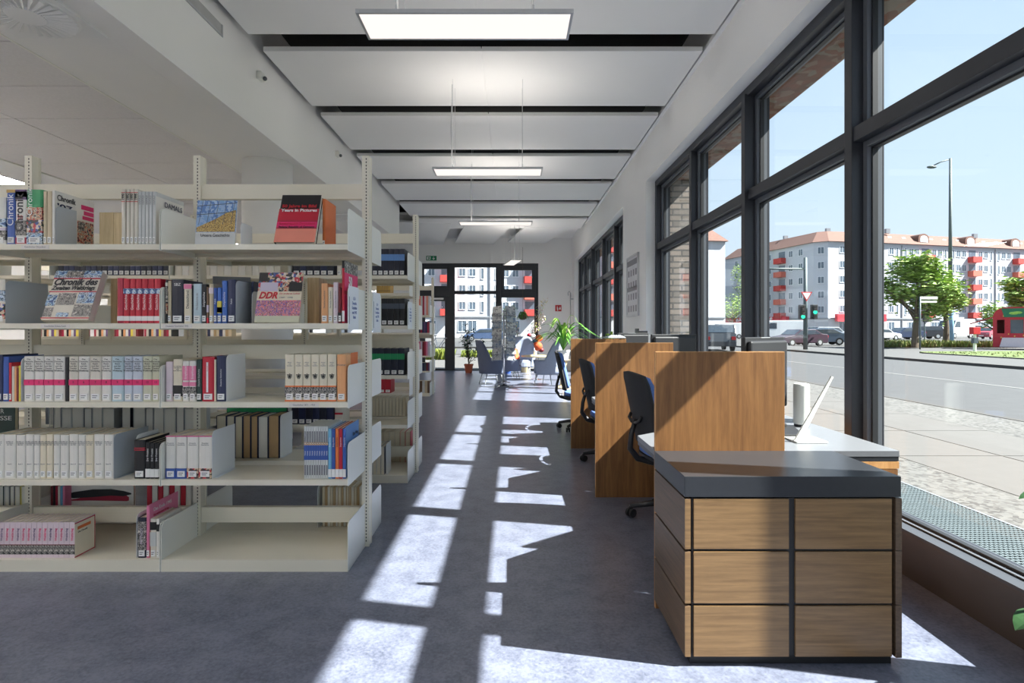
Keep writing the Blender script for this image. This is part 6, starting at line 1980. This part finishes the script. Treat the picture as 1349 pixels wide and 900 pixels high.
car('sedan', at(1190, 76), 76, R_(190), srgb(36, 48, 74), 'dark blue car under the street tree', 1.12)
car('suv', at(1214, 80), 80, R_(175), srgb(42, 44, 52), 'dark people carrier right of the street tree trunk', 1.1)
car('van', at(1257, 86), 86, R_(205), srgb(214, 215, 216), 'large white van behind the street lamp', 1.15)
car('suv', at(1300, 80), 80, R_(215), srgb(168, 76, 88), 'reddish car between the white van and the red kiosk')
car('van', at(1296, 98), 98, R_(190), srgb(190, 200, 214), 'pale blue van behind the reddish car', 0.85)
car('sedan', at(1160, 72), 72, R_(10), srgb(210, 212, 214), 'white car just cut by the big window post')
car('sedan', at(637, 66), 66, R_(185), srgb(72, 90, 122), 'blue car parked outside the end wall glass')

# ------------------------------------------------------------------ trees
def tree(x, y, h, cr, label, seed, n=2600, trunk=1.9, m=(None, None), lean=0.0, squash=0.75):
    r = thing('street_tree', label, 'tree', (x, y, 0), 0, 'street trees')
    rg = random.Random(seed)
    tq = MB().tube([(x, y, 0), (x+0.05, y, trunk*0.6), (x-0.05+lean, y, trunk*1.3), (x+lean, y, h*0.72)], [0.24, 0.19, 0.16, 0.07], 10)
    for k in range(9):
        a = 2*PI*k/9+rg.uniform(-.3, .3)
        z0 = trunk*rg.uniform(0.8, 1.5)
        tq.tube([(x+lean*0.7, y, z0), (x+math.cos(a)*cr*0.4, y+math.sin(a)*cr*0.4, z0+h*0.14), (x+math.cos(a)*cr*0.8, y+math.sin(a)*cr*0.8, z0+h*0.25)], [0.09, 0.06, 0.03], 6)
    tq.build('trunk', M_bark, r)
    lq = MB()
    cz = trunk+(h-trunk)*0.52
    cl = []
    for k in range(34):
        a = rg.uniform(0, 2*PI); u = rg.uniform(-1, 1); rr = rg.uniform(0.35, 0.95)
        cl.append((x+lean+cr*rr*math.sqrt(1-u*u)*math.cos(a), y+cr*rr*math.sqrt(1-u*u)*math.sin(a), cz+(h-trunk)*0.5*u*rr))
    for _ in range(n):
        c = rg.choice(cl)
        rad = cr*0.36
        p = Vector((rg.gauss(0, rad*0.5), rg.gauss(0, rad*0.5), rg.gauss(0, rad*0.36)))
        c = Vector(c)+p
        s = rg.uniform(0.12, 0.24)
        M = T(*c) @ RZ(rg.uniform(0, 2*PI)) @ RX(rg.uniform(-0.9, 0.9))
        lq.add([(-s, 0, 0), (0, -s*0.5, s*0.15), (s, 0, 0), (0, s*0.5, s*0.15)], [(0, 1, 2, 3)], 0 if rg.random() < 0.6 else 1, M)
    lq.build('foliage', m[0] and list(m) or [M_treeleaf, M_treeleaf2], r)
M_treeleaf = mat('tree_leaf', srgb(120, 148, 66), 0.7, var=0.25, scale=1.5)
M_treeleaf2 = mat('tree_leaf_light', srgb(166, 190, 96), 0.7, var=0.2, scale=1.5)
tree(at(1205, 42), 42, 6.9, 2.5, 'leafy street tree with a wide crown in front of the long block', 5, 7500, 2.0, lean=0.2)
tree(at(1246, 46.2), 46.2, 4.9, 1.3, 'young street tree with a low crown right beside the street lamp', 6, 2600, 2.4)
tree(at(1352, 44), 44, 5.8, 1.4, 'tree crown cut by the right picture edge above the red kiosk', 8, 2600, 2.6)
tree(at(1311, 60), 60, 4.2, 1.9, 'small round tree rising behind the red kiosk', 9, 1200, 1.4)
tree(at(984, 118), 118, 17, 3.6, 'tall tree in the gap between the two apartment blocks', 12, 2200, 5.0)
tree(at(965, 110), 110, 8, 3.4, 'lower tree beside the end of the white block', 13, 1200, 2.6)

# ------------------------------------------------------------------ street furniture
Y_ = 49.5; X_ = at(1252, Y_)
r = thing('street_lamp', 'tall grey street lamp with one arm and a blue painted foot', 'street lamp', (X_, Y_, 0))
MB().tube([(X_, Y_, 4.2), (X_, Y_, 16.0)], [0.17, 0.09], 12).build('pole', M_pole, r, smooth=True)
MB().tube([(X_, Y_, 0), (X_, Y_, 4.2)], [0.25, 0.24], 14).build('pole_foot', mat('painted_foot', srgb(128, 168, 196), 0.7, var=0.2, scale=2), r, smooth=True)
MB().tube([(X_, Y_, 15.9), (X_-0.8, Y_, 15.7), (X_-1.4, Y_, 15.4)], 0.05, 8).build('arm', M_pole, r, smooth=True)
MB().ball((X_-1.6, Y_, 15.25), (0.42, 0.2, 0.13), 14).build('lamp_head', M_pole, r, smooth=True)
Y_ = 36.0; X_ = at(1061, Y_)
r = thing('traffic_light', 'traffic light pole with a yield sign, a long arm and green signals', 'traffic light', (X_, Y_, 0))
MB().tube([(X_, Y_, 0), (X_, Y_, 5.8)], [0.13, 0.10], 12).build('pole', M_pole, r, smooth=True)
MB().tube([(X_, Y_, 5.1), (X_-3.4, Y_, 5.1)], 0.06, 8).build('arm', M_pole, r, smooth=True)
M_sigg = emis('signal_green', (0.05, 1.0, 0.6), 1.0)
M_siggd = mat('signal_off', (0.04, 0.03, 0.03), 0.4)
for dx in (-0.35, 0.4):
    hd = MB().box(X_+dx-0.17, X_+dx+0.17, Y_-0.4, Y_-0.12, 1.95, 2.85).build('signal_head', M_black, r, bevel=0.02)
    for k in range(3):
        zz = 2.1+0.28*k
        if dx > 0 and k == 1: mm_ = M_sigg
        else: mm_ = M_sigg if (k == 0 and dx < 0) else M_siggd
        MB().tube([(X_+dx, Y_-0.44, zz), (X_+dx, Y_-0.40, zz)], 0.12, 14).build('signal_lens', mm_, hd)
        MB().add([(X_+dx-0.14, Y_-0.42, zz+0.12), (X_+dx+0.14, Y_-0.42, zz+0.12), (X_+dx+0.12, Y_-0.60, zz+0.09), (X_+dx-0.12, Y_-0.60, zz+0.09)], [(0, 1, 2, 3)]).build('signal_hood', M_black, hd, solid=0.01)
ys = MB().prism([(X_-0.35, 3.65), (X_+0.0, 3.05), (X_+0.35, 3.65)], Y_-0.16, Y_-0.13, 'y', 0).prism([(X_-0.25, 3.59), (X_+0.0, 3.17), (X_+0.25, 3.59)], Y_-0.165, Y_-0.16, 'y', 1)
ys.build('yield_sign', [M_signred, M_whiteink], r)
Y_ = 38.0; X_ = at(1212, Y_)
r = thing('street_sign', 'thin pole with two street name plates beside the tree', 'street sign', (X_, Y_, 0))
MB().tube([(X_, Y_, 0), (X_, Y_, 3.45)], 0.05, 10).build('pole', M_pole, r, smooth=True)
MB().box(X_, X_+1.15, Y_-0.02, Y_+0.02, 3.3, 3.48).build('name_plate', M_plate, r)
MB().box(X_, X_+1.1, Y_-0.02, Y_+0.02, 3.08, 3.20).build('name_plate', M_plate, r)
Y_ = 55.0
r = thing('traffic_signal', 'red pedestrian signal on a thin pole behind the street tree', 'traffic light', (at(1218, Y_), Y_, 0))
X_ = at(1218, Y_)
MB().tube([(X_, Y_, 0), (X_, Y_, 3.0)], 0.06, 8).build('pole', M_pole, r)
MB().box(X_-0.2, X_+0.2, Y_-0.3, Y_-0.05, 2.0, 3.1).build('signal_head', M_black, r)
MB().tube([(X_, Y_-0.34, 2.85), (X_, Y_-0.30, 2.85)], 0.14, 14).build('signal_lens', emis('signal_red', (1.0, 0.16, 0.08), 1.0), r)
Y_ = 48.3
r = thing('road_sign', 'round blue road sign on a pole left of the street lamp', 'road sign', (at(1248, Y_), Y_, 0))
X_ = at(1246, Y_)
MB().tube([(X_, Y_, 0), (X_, Y_, 3.4)], 0.05, 8).build('pole', M_pole, r)
MB().tube([(X_, Y_-0.09, 2.75), (X_, Y_-0.05, 2.75)], 0.36, 24).build('sign_disc', C['blue'], r)
Y_ = 32.0; X_ = at(1284, Y_)
r = thing('bollard_post', 'white post with a red box on top on the lawn island', 'post', (X_, Y_, 0))
MB().tube([(X_, Y_, 0.1), (X_, Y_, 1.05)], 0.075, 10).build('post', M_plate, r)
MB().box(X_-0.11, X_+0.11, Y_-0.11, Y_+0.11, 0.55, 0.85).build('dark_band', C['slate'], r)
MB().box(X_-0.2, X_+0.2, Y_-0.16, Y_+0.16, 1.05, 1.45).build('red_box', M_signred, r, bevel=0.02)

# red fruit kiosk
Y_ = 38.6
xa = at(1308, Y_); xb = xa+4.2
r = thing('fruit_kiosk', 'red strawberry stand with green roof panel and open hatch at the right picture edge', 'kiosk', ((xa+xb)/2, Y_, 0))
M_kred = mat('kiosk_red', srgb(190, 34, 50), 0.5, var=0.04)
prof = []
for k in range(9):
    a = PI/2*k/8
    prof.append((xb-0.75+0.75*math.cos(a)-0.0, 2.15+0.7*math.sin(a)))
for k in range(9):
    a = PI/2+PI/2*k/8
    prof.append((xa+0.75+0.75*math.cos(a), 2.15+0.7*math.sin(a)))
q = MB().prism([(xa, 1.98)]+[(xb, 1.98)]+prof, Y_, Y_+2.4, 'y')
q.build('rounded_roof', M_kred, r)
q = MB().box(xa, xa+0.22, Y_, Y_+2.4, 0.1, 1.98).box(xa+0.22, xb, Y_, Y_+2.4, 0.1, 1.05).box(xa+0.62, xa+0.92, Y_, Y_+2.4, 1.05, 1.98).box(xa+1.6, xb, Y_, Y_+2.4, 1.05, 1.98).box(xa+0.22, xa+1.6, Y_+2.2, Y_+2.4, 1.05, 1.98)
q.build('hut_wall', M_kred, r)
MB().box(xa+0.92, xa+1.6, Y_+0.1, Y_+0.12, 1.05, 1.98).build('window', M_windark, r)
MB().prism([(xa+0.6, 2.15), (xa+1.75, 2.15), (xa+1.95, 2.75), (xa+0.45, 2.75)], Y_-0.03, Y_+0.0, 'y').build('green_sign', mat('kiosk_green', srgb(26, 110, 78), 0.5), r)
MB().ball((xa+1.1, Y_-0.03, 2.42), (0.26, 0.02, 0.10), 12).ball((xa+1.3, Y_-0.03, 2.46), (0.24, 0.02, 0.09), 12).build('sign_emblem', M_leafbright, r)
rg = random.Random(1)
q = MB()
for k in range(26):
    px_, pz_ = xa+rg.uniform(0.1, 4.0), rg.choice((rg.uniform(0.3, 1.0), rg.uniform(2.0, 2.5)))
    q.ball((px_, Y_-0.002, pz_), (0.035, 0.01, 0.05), 8)
q.build('seed_dots', C['yellow'], r)
MB().prism([(xa+0.35, 0.12), (xb, 0.12), (xb, 0.75), (xa+0.5, 0.75)], Y_-0.35, Y_-0.03, 'y').build('counter_front', C['pinkwhite'], r)
MB().add([(xa+0.1, Y_, 2.2), (xa+0.1, Y_+2.2, 2.2), (xa-1.25, Y_+2.2, 1.72), (xa-1.25, Y_, 1.72)], [(0, 1, 2, 3)]).build('open_hatch', M_kred, r, solid=0.05)
r.location = (35.0, 38.65, 0); r.rotation_euler = (0, 0, math.radians(-40))

# pedestrian outside the glazed door
r = thing('bicycle', 'bicycle leaning outside beyond the glazed door', 'bicycle', (at(578, 30.5), 30.5, 0))
X_, Y_ = at(578, 31.5), 31.5
for dx in (-0.5, 0.5):
    q = MB()
    for k in range(20):
        a, b_ = 2*PI*k/20, 2*PI*(k+1)/20
        q.tube([(X_+dx+0.33*math.cos(a), Y_, 0.34+0.33*math.sin(a)), (X_+dx+0.33*math.cos(b_), Y_, 0.34+0.33*math.sin(b_))], 0.02, 5)
    q.build('wheel', M_tyre, r)
MB().tube([(X_-0.5, Y_, 0.34), (X_-0.15, Y_, 0.85), (X_+0.35, Y_, 0.85), (X_+0.5, Y_, 0.34)], 0.02, 6).tube([(X_-0.5, Y_, 0.34), (X_-0.05, Y_, 0.30), (X_+0.35, Y_, 0.85), (X_+0.33, Y_, 1.05), (X_+0.5, Y_, 1.05)], 0.02, 6).tube([(X_-0.05, Y_, 0.30), (X_-0.2, Y_, 0.95)], 0.02, 6).build('bicycle_frame', C['slate'], r)
MB().box(X_-0.32, X_-0.1, Y_-0.06, Y_+0.06, 0.95, 1.0).build('saddle', M_black, r, bevel=0.02)
